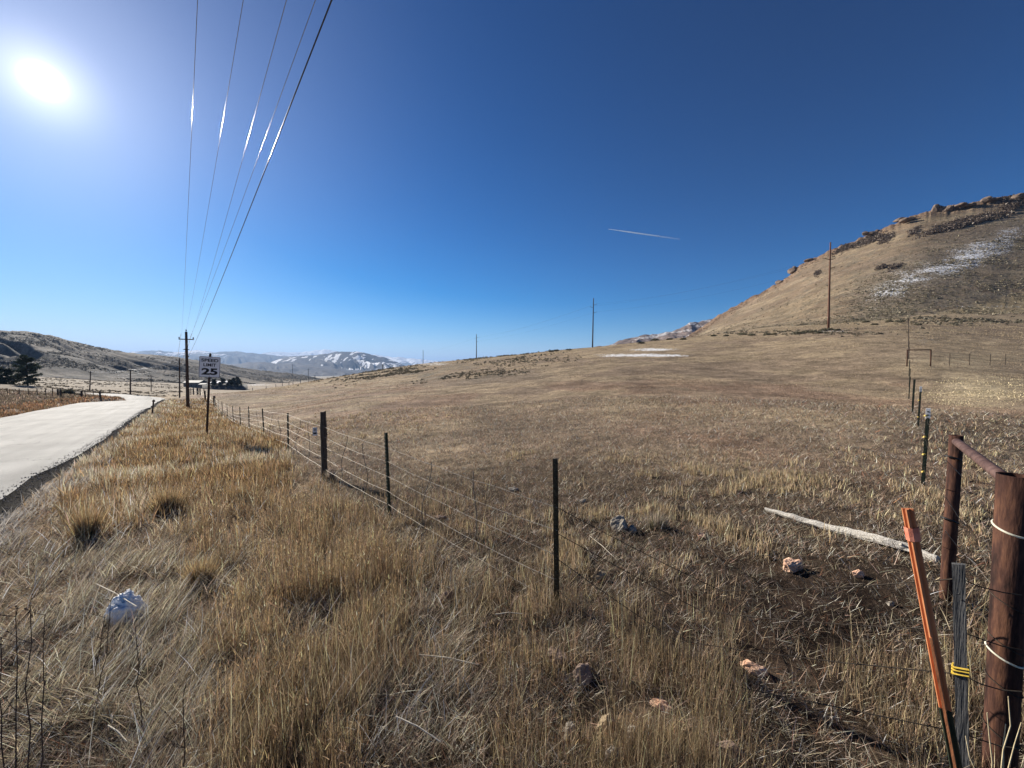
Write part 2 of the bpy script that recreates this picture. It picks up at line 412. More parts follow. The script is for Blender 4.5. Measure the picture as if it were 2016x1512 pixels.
M_roofw = noise_mat('snowy_roof', (.6,.62,.66), (.75,.76,.8), 2, .7, 0, .1)
M_wall = noise_mat('house_wall', (.16,.14,.12), (.24,.21,.18), 2, .8, 0, .1)
M_glass = noise_mat('window_glass', (.02,.025,.03), (.05,.055,.06), 2, .1, 0, 0)

# road material
def road_mat():
    m, nt, out = new_mat('worn_asphalt')
    b = nt.nodes.new('ShaderNodeBsdfPrincipled')
    tc = nt.nodes.new('ShaderNodeTexCoord')
    def nz(s, d, st=None):
        no = nt.nodes.new('ShaderNodeTexNoise'); no.inputs['Scale'].default_value = s; no.inputs['Detail'].default_value = d
        if st is not None:
            m0_ = nt.nodes.new('ShaderNodeMapping'); m0_.inputs['Rotation'].default_value = (0,0,st[0]); mp = nt.nodes.new('ShaderNodeMapping'); mp.inputs['Scale'].default_value = st[1]
            nt.links.new(tc.outputs['Object'], m0_.inputs[0]); nt.links.new(m0_.outputs[0], mp.inputs[0]); nt.links.new(mp.outputs[0], no.inputs['Vector'])
        else: nt.links.new(tc.outputs['Object'], no.inputs['Vector'])
        return no
    f = nz(90, 4); g = nz(1.0, 5, (-.71, (2.2,.12,1)))
    rp = nt.nodes.new('ShaderNodeValToRGB'); e = rp.color_ramp.elements
    e[0].position = .3; e[0].color = (.13,.127,.12,1); e[1].position = .7; e[1].color = (.38,.37,.35,1)
    rg = nt.nodes.new('ShaderNodeMapRange'); rg.inputs['From Min'].default_value = .3; rg.inputs['From Max'].default_value = .7; rg.inputs['To Min'].default_value = .78; rg.inputs['To Max'].default_value = 1.28
    nt.links.new(f.outputs['Fac'], rp.inputs[0]); nt.links.new(g.outputs['Fac'], rg.inputs['Value'])
    sc = nt.nodes.new('ShaderNodeVectorMath'); sc.operation = 'SCALE'; nt.links.new(rp.outputs[0], sc.inputs[0]); nt.links.new(rg.outputs[0], sc.inputs['Scale'])
    nt.links.new(sc.outputs[0], b.inputs['Base Color'])
    wn = nz(.5, 3); vc = nt.nodes.new('ShaderNodeTexVoronoi'); vc.feature = 'DISTANCE_TO_EDGE'; vc.inputs['Scale'].default_value = .42
    wa = nt.nodes.new('ShaderNodeVectorMath'); wa.operation = 'ADD'; ws = nt.nodes.new('ShaderNodeVectorMath'); ws.operation = 'SCALE'; ws.inputs['Scale'].default_value = 2.2
    w2 = nz(1.3, 5); nt.links.new(w2.outputs['Color'], ws.inputs[0]); nt.links.new(tc.outputs['Object'], wa.inputs[0]); nt.links.new(ws.outputs[0], wa.inputs[1]); nt.links.new(wa.outputs[0], vc.inputs['Vector'])
    cr = nt.nodes.new('ShaderNodeMapRange'); cr.inputs['From Min'].default_value = .004; cr.inputs['From Max'].default_value = .018; cr.inputs['To Min'].default_value = .35; cr.inputs['To Max'].default_value = 1
    nt.links.new(vc.outputs['Distance'], cr.inputs['Value'])
    gate = nt.nodes.new('ShaderNodeMapRange'); gate.inputs['From Min'].default_value = .48; gate.inputs['From Max'].default_value = .6; nt.links.new(wn.outputs['Fac'], gate.inputs['Value'])
    cm = nt.nodes.new('ShaderNodeMix'); cm.data_type = 'FLOAT'; cm.inputs[2].default_value = 1.0; nt.links.new(gate.outputs[0], cm.inputs[0]); nt.links.new(cr.outputs[0], cm.inputs[3])
    pw = nz(.35, 2); pr_ = nt.nodes.new('ShaderNodeMapRange'); pr_.inputs['From Min'].default_value = .35; pr_.inputs['From Max'].default_value = .65; pr_.inputs['To Min'].default_value = .8; pr_.inputs['To Max'].default_value = 1.12; nt.links.new(pw.outputs['Fac'], pr_.inputs['Value'])
    mm_ = nt.nodes.new('ShaderNodeMath'); mm_.operation = 'MULTIPLY'; nt.links.new(cm.outputs[0], mm_.inputs[0]); nt.links.new(pr_.outputs[0], mm_.inputs[1])
    s2_ = nt.nodes.new('ShaderNodeVectorMath'); s2_.operation = 'SCALE'; nt.links.new(sc.outputs[0], s2_.inputs[0]); nt.links.new(mm_.outputs[0], s2_.inputs['Scale']); nt.links.new(s2_.outputs[0], b.inputs['Base Color'])
    b.inputs['Roughness'].default_value = .85; b.inputs['Specular IOR Level'].default_value = .22
    bp = nt.nodes.new('ShaderNodeBump'); bp.inputs['Distance'].default_value = .012; bp.inputs['Strength'].default_value = .9
    nt.links.new(f.outputs['Fac'], bp.inputs['Height']); nt.links.new(bp.outputs[0], b.inputs['Normal'])
    nt.links.new(b.outputs[0], out.inputs[0]); return m
M_road = road_mat()
M_gravel = noise_mat('dark_gravel', (.015,.014,.013), (.06,.055,.05), 28, .98, 0, 1.0, bscale=40, spec=.02)

# ------------------------------------------------------------------ zones of vegetation (places on the ground)
def fence_w(x, y):      # metres to the road side of the roadside fence line
    return -(x - 2.76 + .825*y)/1.296
def pxs(x, y): return proj(x, y, zt(x, y, False))
def gs(u, v, cu_, cv, ru, rv): return np.exp(-(((u-cu_)/ru)**2 + ((v-cv)/rv)**2))

def ground_colour(x, y):
    r = np.hypot(x, y)
    u, v = pxs(x, y)
    w = fence_w(x, y)
    n1 = fbm(x/6, y/6, 4, 21); n2 = fbm(x/1.1, y/1.1, 3, 22); n3 = fbm(x/30, y/30, 3, 23)
    soil = np.array([.058,.040,.027]); tan = np.array([.35,.27,.17]); brown = np.array([.225,.168,.115]); straw = np.array([.30,.25,.18]); red = np.array([.24,.14,.095]); rust = np.array([.25,.175,.10]); pale = np.array([.42,.34,.215])
    base = np.tile(brown, (len(x), 1))
    def mixc(c, k):
        nonlocal base
        k = np.clip(k, 0, 1)[:,None]; base = base*(1-k) + c*k
    mixc(tan, sst(.5,.62, n1)*.55)
    mixc(tan, sst(40, 110, r)*.6*sst(.35,.6,n3))
    mixc(red, sst(.48,.66, fbm(x/5, y/7, 4, 31))*.3*sst(735,760,v))
    mixc(soil, (1-sst(6, 11, r))*.85)
    mixc(soil, gs(u,v,1000,1000,140,60)*.6)
    mixc(pale, gs(u,v,1930,770,120,32)*.8 + gs(u,v,1880,712,140,14)*.7)
    mixc(soil*1.4, gs(u,v,1900,850,160,28)*.6)
    mixc(soil*1.4, gs(u,v,1845,745,12,50)*.35)
    mixc(np.array([.036,.023,.016]), gs(u,v,1610,1215,270,140)*1.1*(r < 12))
    rs = (w > 0) & (r > 5)
    mixc(rust, rs*.8*sst(0,.5,w)*(r < 70))
    lf = (x < -20) & (fence_w(x, y) > 12)
    mixc(np.array([.16,.13,.10]), lf*.75)
    mixc(np.array([.26,.15,.09]), lf*gs(u,v,60,795,140,14)*.7)
    mixc(np.array([.30,.24,.165]), lf*sst(140,260,r)*.6)
    val = (r > 200) & (x/np.maximum(y,1) < -.2)
    mixc(np.array([.29,.245,.185]), val*sst(200,380,r)*.75*sst(.35,.6,n3))
    sage = sst(.5,.6, fbm(x/12, y/30, 4, 41))*gs(u,v,820,735,190,16)
    mixc(np.array([.12,.11,.085]), sage*.8)
    mixc(np.array([.20,.19,.17]), sst(1500, 4000, r)*.8)
    mixc(np.array([.42,.41,.38]), sst(1500, 4000, r)*.6*sst(.45,.6,fbm(x/700,y/700,3,51)))
    base *= (.8+.4*n2)[:,None]
    snow = np.clip(gs(u,v,1290,688,75,5)*.62 + gs(u,v,1310,700,85,4)*.6 + gs(u,v,1200,700,90,9)*.42, 0, .62)
    snow = np.maximum(snow, gs(u,v,1620,653,120,3.5)*.52)
    snow = np.maximum(snow, gs(u,v,860,717,70,7)*.52)
    snow = np.maximum(snow, gs(u,v,1830,670,90,22)*.40)
    snow = np.maximum(snow, val*gs(u,v,500,757,90,7)*.50)
    snow *= (r > 30)
    return base, snow

# ------------------------------------------------------------------ ground sheet
tA = np.radians(np.r_[np.linspace(-180,-66,40)[:-1], np.linspace(-66,66,760), np.linspace(66,180,40)[1:-1]])
rA = np.exp(np.r_[np.linspace(math.log(.25), math.log(420), 760), np.linspace(math.log(424), math.log(40000), 150)])
tg, rg = np.meshgrid(tA, rA, indexing='ij')
gx, gy = (rg*np.sin(tg)).ravel(), (rg*np.cos(tg)).ravel()
gzv = zt(gx, gy)
gc, gsn = ground_colour(gx, gy)
na, nr = tg.shape
ia = np.arange(na)[:,None]; ir = np.arange(nr-1)[None]
a0 = (ia*nr+ir); a1 = (((ia+1) % na)*nr+ir)
quads = np.stack([a0, a1, a1+1, a0+1], -1).reshape(-1, 4)[:, ::-1]
cidx = len(gx)
vv = np.c_[gx, gy, gzv]; vv = np.r_[vv, [[0,0,-H0]]]
tri = np.stack([np.full(na, cidx), (np.arange(na)+1) % na*nr, np.arange(na)*nr], -1)[:, ::-1]
g = mesh_np('ground', vv, quads=quads, tris=tri, mat=M_ground, smooth_=True, col=np.r_[gc, [[.1,.07,.05]]], attrs={'snow': np.r_[gsn, 0]})
tag(g, kind='structure')

# ------------------------------------------------------------------ road
rt = np.gradient(rc[:,:2], axis=0); rt /= np.hypot(*rt.T)[:,None]; rn = np.c_[rt[:,1], -rt[:,0]]   # rn points to the right
nacross = 9
jr = (fbm(ss/2.2, ss*0, 2, 61)-.5)*.35
jl = (fbm(ss/2.2, ss*0+9, 2, 62)-.5)*.3
V = []; 
for k in range(nacross):
    f = k/(nacross-1)*2-1
    d = f*RW/2 + (jr if k == nacross-1 else jl if k == 0 else 0)
    V.append(np.c_[rc[:,0]+rn[:,0]*d, rc[:,1]+rn[:,1]*d, rc[:,2] + .05*(1-f*f)])
V = np.stack(V, 1); N0 = len(ss)
i = np.arange(N0-1)[:,None]; k = np.arange(nacross-1)[None]
q = np.stack([i*nacross+k, i*nacross+k+1, (i+1)*nacross+k+1, (i+1)*nacross+k], -1).reshape(-1,4)
tag(mesh_np('road', V.reshape(-1,3), quads=q, mat=M_road, smooth_=True), kind='structure')
for side, j, nm in ((1, jr, 'road_shoulder'), (-1, jl, 'road_shoulder')):
    S = []
    for t, dz in ((0,-.003),(.03,-.07),(.12,-.13),(.38,-.22)):
        d = side*(RW/2 + t) + side*0 + j + (fbm(ss/1.5, ss*0+t*9, 2, 63)-.5)*.3*t
        S.append(np.c_[rc[:,0]+rn[:,0]*d, rc[:,1]+rn[:,1]*d, rc[:,2]+dz])
    S = np.stack(S, 1); k = np.arange(3)[None]
    q = np.stack([i*4+k, i*4+k+1, (i+1)*4+k+1, (i+1)*4+k], -1).reshape(-1,4)
    tag(mesh_np(nm, S.reshape(-1,3), quads=q if side > 0 else q[:, ::-1], mat=M_gravel, smooth_=True), kind='structure')

# ------------------------------------------------------------------ hills
def ridge(name, sky_, Yr, Yb, vb=None, cols=300, rows=90, power=1.3, amp=.1, nscale=60, mat=None, colour=None, jag=0, back=.7, seed=0, gully=0, kind='structure', body=60):
    sky_ = np.array(sky_, float); us = np.linspace(sky_[0,0], sky_[-1,0], cols)
    vs = np.interp(us, *sky_.T); vs = smooth(vs.copy(), 1)
    jg = jag*(fbm(us/9, us*0, 3, 70+seed)-.5)*2
    yr = smooth(np.interp(us, *np.array(Yr, float).T), 500); yb = smooth(np.interp(us, *np.array(Yb, float).T), 500)
    l, s = ray(us, vs); z_top = s*yr
    _, s_b = ray(us, smooth(vs.copy(), body)); zr = s_b*yr; dtop = z_top-zr      # the slope follows the smoothed crest, only its rim the fine one
    if vb is not None:
        _, sb = ray(us, np.interp(us, *np.array(vb, float).T)); zb = sb*yb
    else: zb = zt(l*yb, yb)
    T = np.r_[np.linspace(0, 1, rows), np.linspace(1, 1+back, 24)[1:]]
    X = []; Yy = []; Z = []
    for t in T:
        Yt = yb + (yr-yb)*t; xt = l*Yt
        if t <= 1: z = zb + (zr-zb)*t**power
        else:
            k = (t-1)/back; z = zr - (zr-zb+.15*np.abs(zr-zb)+20)*k**1.2
        env = min(1, t*6)*min(1, max(0, (1-t))*3.0) if t <= 1 else min(1, (t-1)*3)
        hgt = (zr-zb)
        nz = (fbm(xt/nscale, Yt/nscale, 5, 80+seed)-.5)*2*amp*hgt*env
        if gully: 
            wx = (fbm(xt/(nscale*2), Yt/(nscale*2), 3, 90+seed)-.5)*2.2
            rd = 1-np.abs(2*fbm(us/gully[0] + wx + gully[2]*t, us*0 + t*1.6, 4, 95+seed)-1)
            nz = nz - gully[1]*hgt*np.clip((rd-.55)/.45, 0, 1)**1.3*min(1, t*3)*min(1, max(0, 1.02-t)*2.5)
        z = z + nz + (dtop - jg/F*yr)*float(sst(.86, 1.0, t) if t <= 1 else 1)
        if t == 0: z = z - np.maximum(2, .1*hgt)
        X.append(xt); Yy.append(Yt); Z.append(z)
    X, Yy, Z = np.array(X), np.array(Yy), np.array(Z); R = len(T)
    vv = np.c_[X.ravel(), Yy.ravel(), Z.ravel()]
    i = np.arange(R-1)[:,None]; k = np.arange(cols-1)[None]
    q = np.stack([i*cols+k, i*cols+k+1, (i+1)*cols+k+1, (i+1)*cols+k], -1).reshape(-1,4)
    u_, v_ = proj(*vv.T)
    tt = np.repeat(T, cols)
    c, sn = colour(vv[:,0], vv[:,1], vv[:,2], u_, v_, tt)
    o = mesh_np(name, vv, quads=q, mat=mat, smooth_=True, col=c, attrs={'snow': sn})
    tag(o, kind=kind)
    return us, T, X, Yy, Z

def col_right(x, y, z, u, v, t):
    n1 = fbm(x/25, y/25, 4, 101); n2 = fbm(x/5, y/5, 3, 102); n3 = fbm(x/16, y/16, 4, 103)
    c = np.tile(np.array([.215,.163,.105]), (len(x),1))
    def mx(cc, k):
        nonlocal c
        k = np.clip(k,0,1)[:,None]; c = c*(1-k)+np.array(cc)*k
    mx([.27,.21,.14], sst(.42,.62,n3)*.5)
    mx([.17,.12,.08], sst(.48,.62,n1)*.55)
    st_ = fbm((x*.75-y*.66)/55+n1, (z+.12*x)/3.2, 4, 105)          # bedding and slope wash, following the contour
    mx([.15,.11,.08], sst(.5,.62,st_)*.5); mx([.34,.27,.18], sst(.42,.3,st_)*.0+sst(.58,.68,fbm((x*.75-y*.66)/80, (z+.2*x)/5, 3, 106))*.45)
    mx([.13,.115,.085], sst(.56,.66,fbm(x/3, y/3, 3, 107))*.5)
    skyv = np.interp(u, *np.array(sky_right).T)
    mx([.19,.12,.08], np.exp(-((v-skyv)/9)**2)*.7)
    line = np.interp(u, [1360,1560,1700,1850,2016], [662,645,632,575,535])
    sg = sst(-18, 10, v-line)
    mx([.24,.20,.14], sg*.5*sst(.35,.6,n2))
    mx([.36,.28,.16], sst(-3,8,v-line-38)*.6)
    # snow lying in a diagonal swathe
    uu = np.clip((u-1660)/(1990-1660), -1, 2); cv = 605 - 135*uu
    sw = np.exp(-((v-cv)/52)**2)*sst(1640,1740,u)*(1-sst(1980,2060,u)*.6)
    mx([.21,.18,.14], sw*.5)
    sn = sw*.535*(.64+.68*fbm(x/7, y/7, 4, 104)) + .34*np.exp(-((v-(skyv+14))/9)**2)*sst(1850,1950,u)
    sn = np.maximum(sn, np.exp(-((v-604)/10)**2)*sst(1780,1850,u)*.42)
    sn = np.maximum(sn, np.exp(-((v-skyv-10)/7)**2)*.30)
    return c, np.clip(sn, 0, .56)
sky_right = [(1330,678),(1345,668),(1424,615),(1474,588),(1508,570),(1538,553),(1556,541),(1562,532),(1583,517),(1625,497),(1675,477),(1736,451),(1796,425),(1836,413),(1876,411),(1910,399),(1977,388),(2016,383),(2150,372),(2350,400),(2700,450)]
RH = ridge('hillside', sky_right, [(1330,430),(1424,400),(1560,350),(1635,325),(1800,285),(2016,262),(2700,200)],
      [(1330,250),(1500,190),(1635,140),(1750,130),(2016,130),(2700,80)], cols=620, rows=230, power=1.32, amp=.024, nscale=70, mat=M_hill, colour=col_right, jag=3, seed=1, gully=(60,0,4), body=900)
def on_right(us_, t):
    """surface points of the right hillside from column (photo u at the ridge) and 0..1 up the slope"""
    U, T, X, Y, Z = RH
    i = np.clip(np.interp(us_, U, np.arange(len(U))), 0, len(U)-1.01); j = np.interp(t, T, np.arange(len(T))); j = np.minimum(j, len(T)-1.01)
    a, b = i.astype(int), j.astype(int); fi, fj = i-a, j-b
    f = lambda G: (G[b,a]*(1-fi)+G[b,a+1]*fi)*(1-fj) + (G[b+1,a]*(1-fi)+G[b+1,a+1]*fi)*fj
    return f(X), f(Y), f(Z)

def col_left(x, y, z, u, v, t):
    n1 = fbm(x/60, y/60, 4, 111); n2 = fbm(x/14, y/14, 3, 112)
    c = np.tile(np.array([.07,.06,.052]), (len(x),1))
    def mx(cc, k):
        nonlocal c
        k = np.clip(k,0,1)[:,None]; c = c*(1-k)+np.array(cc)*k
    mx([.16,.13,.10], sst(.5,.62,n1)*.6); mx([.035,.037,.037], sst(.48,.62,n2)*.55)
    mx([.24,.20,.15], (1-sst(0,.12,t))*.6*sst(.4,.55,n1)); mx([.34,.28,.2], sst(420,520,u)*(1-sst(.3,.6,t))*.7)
    return c, np.clip(.44*sst(.45,.7,n1)*(1-sst(.5,.9,t)), 0, .42)
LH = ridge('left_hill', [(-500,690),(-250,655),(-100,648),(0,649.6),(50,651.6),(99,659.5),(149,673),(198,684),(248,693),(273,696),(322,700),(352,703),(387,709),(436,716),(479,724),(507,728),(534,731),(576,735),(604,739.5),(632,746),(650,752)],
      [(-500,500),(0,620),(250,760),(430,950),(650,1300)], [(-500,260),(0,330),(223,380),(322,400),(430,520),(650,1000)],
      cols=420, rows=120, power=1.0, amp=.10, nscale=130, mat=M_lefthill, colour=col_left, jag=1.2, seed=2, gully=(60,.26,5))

def far_colour(base, snow_lo, snow_amt, ns=900):
    def f(x, y, z, u, v, t):
        n1 = fbm(x/ns, y/ns, 5, 121); c = np.tile(np.array(base), (len(x),1)); c = c*(.7+.6*n1)[:,None]
        return c, np.clip(snow_amt*sst(snow_lo, 1.0, t) + .36*sst(.5,.68,n1), 0, .62)
    return f
ridge('snowy_ridge', [(1160,690),(1171,683.6),(1207,676.7),(1221,670),(1249,664),(1268,658),(1282,658.6),(1315,654),(1332,649),(1357,636),(1388,631),(1410,624),(1500,600),(1700,590)],
      [(1160,1500),(1700,1500)], [(1160,900),(1700,900)], vb=[(1160,690),(1700,690)], cols=240, rows=60, power=1.1, amp=.1, nscale=90, mat=M_lefthill,
      colour=lambda x,y,z,u,v,t: (np.tile(np.array([.15,.115,.10]), (len(x),1))*(.6+.8*fbm(x/30,y/30,4,5))[:,None], np.clip(.47*sst(.45,.6,fbm(x/40,z/12,3,8))+.05,0,.5)), jag=2, seed=3, gully=(25,.25,2))
ridge('mountain_range', [(200,700),(263,692),(295,689),(322,691),(362,693),(393,688.6),(418,693),(443,691.7),(465,691),(495,694.4),(512,695.6),(560,701),(640,706),(760,716)],
      [(200,9500),(760,9500)], [(200,6000),(760,6000)], vb=[(200,741),(760,738)], cols=260, rows=60, power=1.0, amp=.12, nscale=1100, mat=M_far, colour=far_colour([.05,.055,.065], .75, .25), jag=1.2, seed=4, gully=(30,.4,3))
ridge('snow_mountains', [(480,702),(518,695),(540,691.7),(576,692.8),(598,692.8),(618,689.4),(637,687.5),(657,690),(668,692),(700,697),(720,699),(735,697),(756,700),(775,704),(788,701.7),(805,705),(830,707),(856,709),(880,713),(960,725)],
      [(480,16000),(960,16000)], [(480,10500),(960,10500)], vb=[(480,738),(960,736)], cols=260, rows=60, power=1.0, amp=.12, nscale=1500, mat=M_far, colour=far_colour([.07,.075,.09], .1, .8, 1500), jag=1.6, seed=5, gully=(22,.4,3))
ridge('foothill', [(520,718),(534,712),(562,703),(590,700.5),(618,698.6),(645,695.6),(662,691.7),(687,691.7),(704,691.4),(718,693.6),(734,698.6),(757,703),(773,709),(790,717),(801,721),(830,728),(850,735)],
      [(520,6400),(850,6000)], [(520,3900),(850,3900)], vb=[(520,739),(850,739)], cols=300, rows=80, power=.95, amp=.12, nscale=600, mat=M_far, colour=far_colour([.055,.052,.055], 1.2, .3, 110), jag=1, seed=6, gully=(34,.5,4))
ridge('low_foothill', [(330,722),(380,716),(420,714),(460,717),(490,713),(520,712),(545,716),(580,713),(615,718),(650,722),(690,728),(740,736)],
      [(330,5200),(740,4800)], [(330,3300),(740,3300)], vb=[(330,741),(740,740)], cols=260, rows=60, power=.95, amp=.14, nscale=500, mat=M_far, colour=far_colour([.065,.062,.065], 2, 0, 400), jag=1, seed=7, gully=(30,.4,3))
# ------------------------------------------------------------------ contrail (above the air box)
ca, cb = P(1198, 451, 24000), P(1338, 471, 21000)
m, nt, out = new_mat('contrail_vapour')
b = nt.nodes.new('ShaderNodeBsdfPrincipled'); b.inputs['Base Color'].default_value = (.9,.92,.95,1); b.inputs['Roughness'].default_value = 1
tr = nt.nodes.new('ShaderNodeBsdfTransparent'); mxs = nt.nodes.new('ShaderNodeMixShader')
at = nt.nodes.new('ShaderNodeAttribute'); at.attribute_name = 'dens'; nt.links.new(at.outputs['Fac'], mxs.inputs[0])
nt.links.new(tr.outputs[0], mxs.inputs[1]); nt.links.new(b.outputs[0], mxs.inputs[2]); nt.links.new(mxs.outputs[0], out.inputs[0])
mb = MB(); pp = [ca+(cb-ca)*t for t in np.linspace(0,1,24)]
mb.tube(pp, [6+30*min(1, t*3) for t in np.linspace(0,1,24)], 8)
ct = mb.build('contrail', m, smooth_=True)
a = ct.data.attributes.new('dens', 'FLOAT', 'POINT'); a.data.foreach_set('value', np.repeat(.75*(1-np.linspace(0,1,24))**.9+.04, 8).astype(np.float32))
tag(ct, 'thin white vapour trail of a plane in the clear blue sky', 'contrail')

# ------------------------------------------------------------------ utility poles and overhead wires
def tapered_pole(name, base, top, r0, r1, mat, parent, off, n=10):
    ts = np.linspace(0, 1, 8)
    pts = [np.array(base)*(1-t)+np.array(top)*t for t in ts]
    pts[0] = pts[0]-np.array([0,0,.5])
    return MB().tube(pts, [r0*(1-t)+r1*t for t in ts], n).build(name, mat, parent, off, True)
def lathe(mb, c, prof, n=10):
    mb.tube([(c[0], c[1], c[2]+h) for h, r in prof], [r for h, r in prof], n)
UP = thing('utility_pole', 'tall dark wooden utility pole with a short crossarm behind the speed limit sign', 'utility pole', (-40.6, 48, gz(-40.6,48)), 'roadside utility poles')
ub = np.array(UP.location); utop = P(366.5, 653, 48)
tapered_pole('pole', ub, utop, .19, .13, M_pole, UP, ub)
armz = P(367, 668, 48)[2]
aL, aR = np.array([P(357.5,668,48)[0], 48-.35, armz]), np.array([P(376,668.5,48)[0], 48+.35, armz])
MB().box(((aL+aR)/2), (np.linalg.norm(aR-aL)+.1, .1, .11), math.atan2(aR[1]-aL[1], aR[0]-aL[0])).build('crossarm', M_pole, UP, ub)
ins_prof = [(0,.02),(.05,.02),(.06,.075),(.1,.08),(.12,.05),(.15,.07),(.19,.07),(.22,.03),(.26,.035)]
for p in (aL, aR, np.array([utop[0], utop[1], utop[2]])):
    mb = MB(); lathe(mb, (p[0], p[1], p[2]+.03), ins_prof); mb.build('insulator', M_steel_dk, UP, ub, True)
br = P(366.7, 688, 48); mb = MB(); mb.box(br, (.75,.06,.07)); mb.build('bracket', M_steel_dk, UP, ub)
for u_, v_, zz in ((371.5, 702, 0), (363.5, 688, 0)):
    p = P(u_, v_, 48); mb = MB(); lathe(mb, (p[0], p[1], p[2]-.05), [(0,.05),(.1,.06),(.12,.03)]); mb.build('cable_clamp', M_steel_dk, UP, ub, True)

def catenary(p, q, k, n=48, tmax=1.0):
    ts = np.linspace(0, tmax, n); return [np.array(p)*(1-t)+np.array(q)*t+np.array([0,0,k*(t*t-t)]) for t in ts]
wires = [((357.5,662),(389,0),6.7,.006,M_cable,'overhead wire running to the left end of the crossarm, leftmost of the five'),
         ((366.5,649),(479,0),7.1,.006,M_cable,'overhead wire running to the very top of the utility pole, second from the left'),
         ((376,662.5),(564,0),6.7,.0065,M_cable,'overhead wire running to the right end of the crossarm, middle one of the five'),
         ((363.5,688),(621,0),6.0,.006,M_cable,'overhead wire running to the bracket below the crossarm, second from the right'),
         ((371.5,700),(653,0),5.3,.0115,M_cable_dk,'thick dark overhead cable attached lowest on the pole, rightmost of the five')]
for (a_, b_, zz, rad, mt, lb) in wires:
    p = P(*a_, 48); l, s = ray(*b_); Yq = zz/float(s); q = P(*b_, Yq)
    pts = catenary(p, q, 1.2, 70, 1.75)
    tag(MB().tube(pts, rad, 8).build('overhead_wire', mt, smooth_=True), lb, 'power line', 'overhead wires along the road')

def far_pole(u, vt, vb_, Y, lab, arm=None, r=.15, mat=M_pole, lean=0):
    b0 = place(u+lean, vb_) if Y is None else P(u+lean, vb_, Y)
    if Y is not None: b0[2] = gz(b0[0], b0[1])
    t0 = P(u, vt, b0[1])
    o = thing('utility_pole', lab, 'utility pole', b0, 'roadside utility poles')
    tapered_pole('pole', b0, t0, r, r*.7, mat, o, b0)
    MB().box((t0[0], t0[1], t0[2]-.5), (1.5,.12,.14), .3).build('crossarm', mat, o, b0)
    for dx in (-.6, .6):
        mb = MB(); lathe(mb, (t0[0]+dx*math.cos(.3), t0[1]+dx*math.sin(.3), t0[2]-.43), [(0,.03),(.15,.06),(.22,.03)], 6); mb.build('insulator', M_steel_dk, o, b0, True)
    return t0
pC = far_pole(353.3, 704.5, 783.5, 87, 'slim dark utility pole just left of the tall one with the crossarm', r=.16)
pD = far_pole(297.6, 739, 772, 195, 'smallest faint utility pole above the road bend, between the taller ones', r=.2)
pE = far_pole(256.7, 726.5, 782, 112, 'utility pole standing at the bend of the road, middle left', r=.19)
pF = far_pole(178.5, 730, 772, 150, 'leftmost utility pole out in the brown field beyond the road', r=.2, lean=-2)
pG = far_pole(127.5/4.032*0+375.5, 764, 775, 130, 'short distant pole in front of the farm left of the speed sign', r=.12)
for a_, b_, lb in ((pC, pE, 'faint span wires crossing from the slim pole to the pole at the bend'), (pE, pF, 'faint span wires between the bend pole and the leftmost field pole'), (utop, pC, 'span wires between the tall pole and the slim pole behind it')):
    for j, d in enumerate((-.55, .55, 0)):
        o = np.array([d*.95, d*.3, -.25 if d else -1.6])
        tag(MB().tube(catenary(a_+o, b_+o, 2.0, 20), .02, 5).build('span_wire', M_cable), lb, 'power line', 'far span wires '+lb[:22])

# transmission line up on the field
TP = []
def trans_pole(u, vt, vbv, Y, lab, mat, r, lean=0):
    x, y, _ = P(u+lean, vbv, Y); z = gz(x, y); b0 = np.array([x, y, z]); t0 = P(u, vt, Y)
    o = thing('transmission_pole', lab, 'power pole', b0, 'transmission poles on the slope')
    tapered_pole('pole', b0, t0, r, r*.55, mat, o, b0)
    h = t0[2]-z; ends = []
    for fr, side, L in ((.80,-1,1.25),(.86 if Y > 120 else .80,1,1.25),(.70,1,1.25)):
        p = b0+(t0-b0)*fr if side > 0 or Y < 120 else b0+(t0-b0)*.81
        e = p+np.array([side*L, 0, .28])
        MB().tube([p, e], [.09,.06], 6).build('crossarm', mat, o, b0)
        mb = MB(); lathe(mb, (e[0], e[1], e[2]-.02), [(0,.03),(.05,.09),(.1,.04),(.15,.09),(.2,.04),(.3,.05)], 8); mb.build('insulator', M_steel_dk, o, b0, True)
        ends.append(e+np.array([0,0,.3]))
    TP.append(ends)
trans_pole(1635, 477, 645, 99, 'tall reddish brown power pole standing before the steep hillside', M_pole_red, .27, -4)
trans_pole(1168.5, 587, 684, 160, 'second tallest dark power pole on the crest of the field', M_pole_grey, .30, -2)
trans_pole(938, 658, 709, 285, 'small grey power pole on the field crest, centre of the skyline', M_pole_grey, .36, 0)
trans_pole(833, 689, 716, 560, 'tiny far power pole above the low end of the field crest', M_pole_grey, .42, 0)
for a_, b_, lb in ((0,1,'thin wires between the reddish pole and the dark crest pole'), (1,2,'thin pale wires between the dark crest pole and the small grey pole'), (2,3,'thin pale wires between the small grey pole and the tiny far pole')):
    for j in range(3):
        tag(MB().tube(catenary(TP[a_][j], TP[b_][j], 7.0, 30), .011, 5).build('transmission_wire', M_cable), lb, 'power line', lb)
# distant little poles down in the valley
for i_, (u_, vt_, vb_, Y_) in enumerate([(576,717,735,1250),(607,725,741,1100),(620,738,747,900),(753,717,727,700)]):
    b0 = P(u_, vb_, Y_); t0 = P(u_, vt_, Y_)
    zz = min(gz(b0[0], b0[1]), b0[2]); b0[2] = zz
    o = thing('valley_pole', ['faint far pole before the blue foothills, highest in the valley','faint far pole where the left hill runs out','shortest faint far pole beside the crest of the field','tiny pole peeking over the crest near the valley'][i_], 'power pole', b0)
    tapered_pole('pole', b0, t0, .8, .5, M_pole_grey, o, b0, 6)
    MB().box((t0[0], t0[1], t0[2]-3), (6,.6,.5)).build('crossarm', M_pole_grey, o, b0)
    

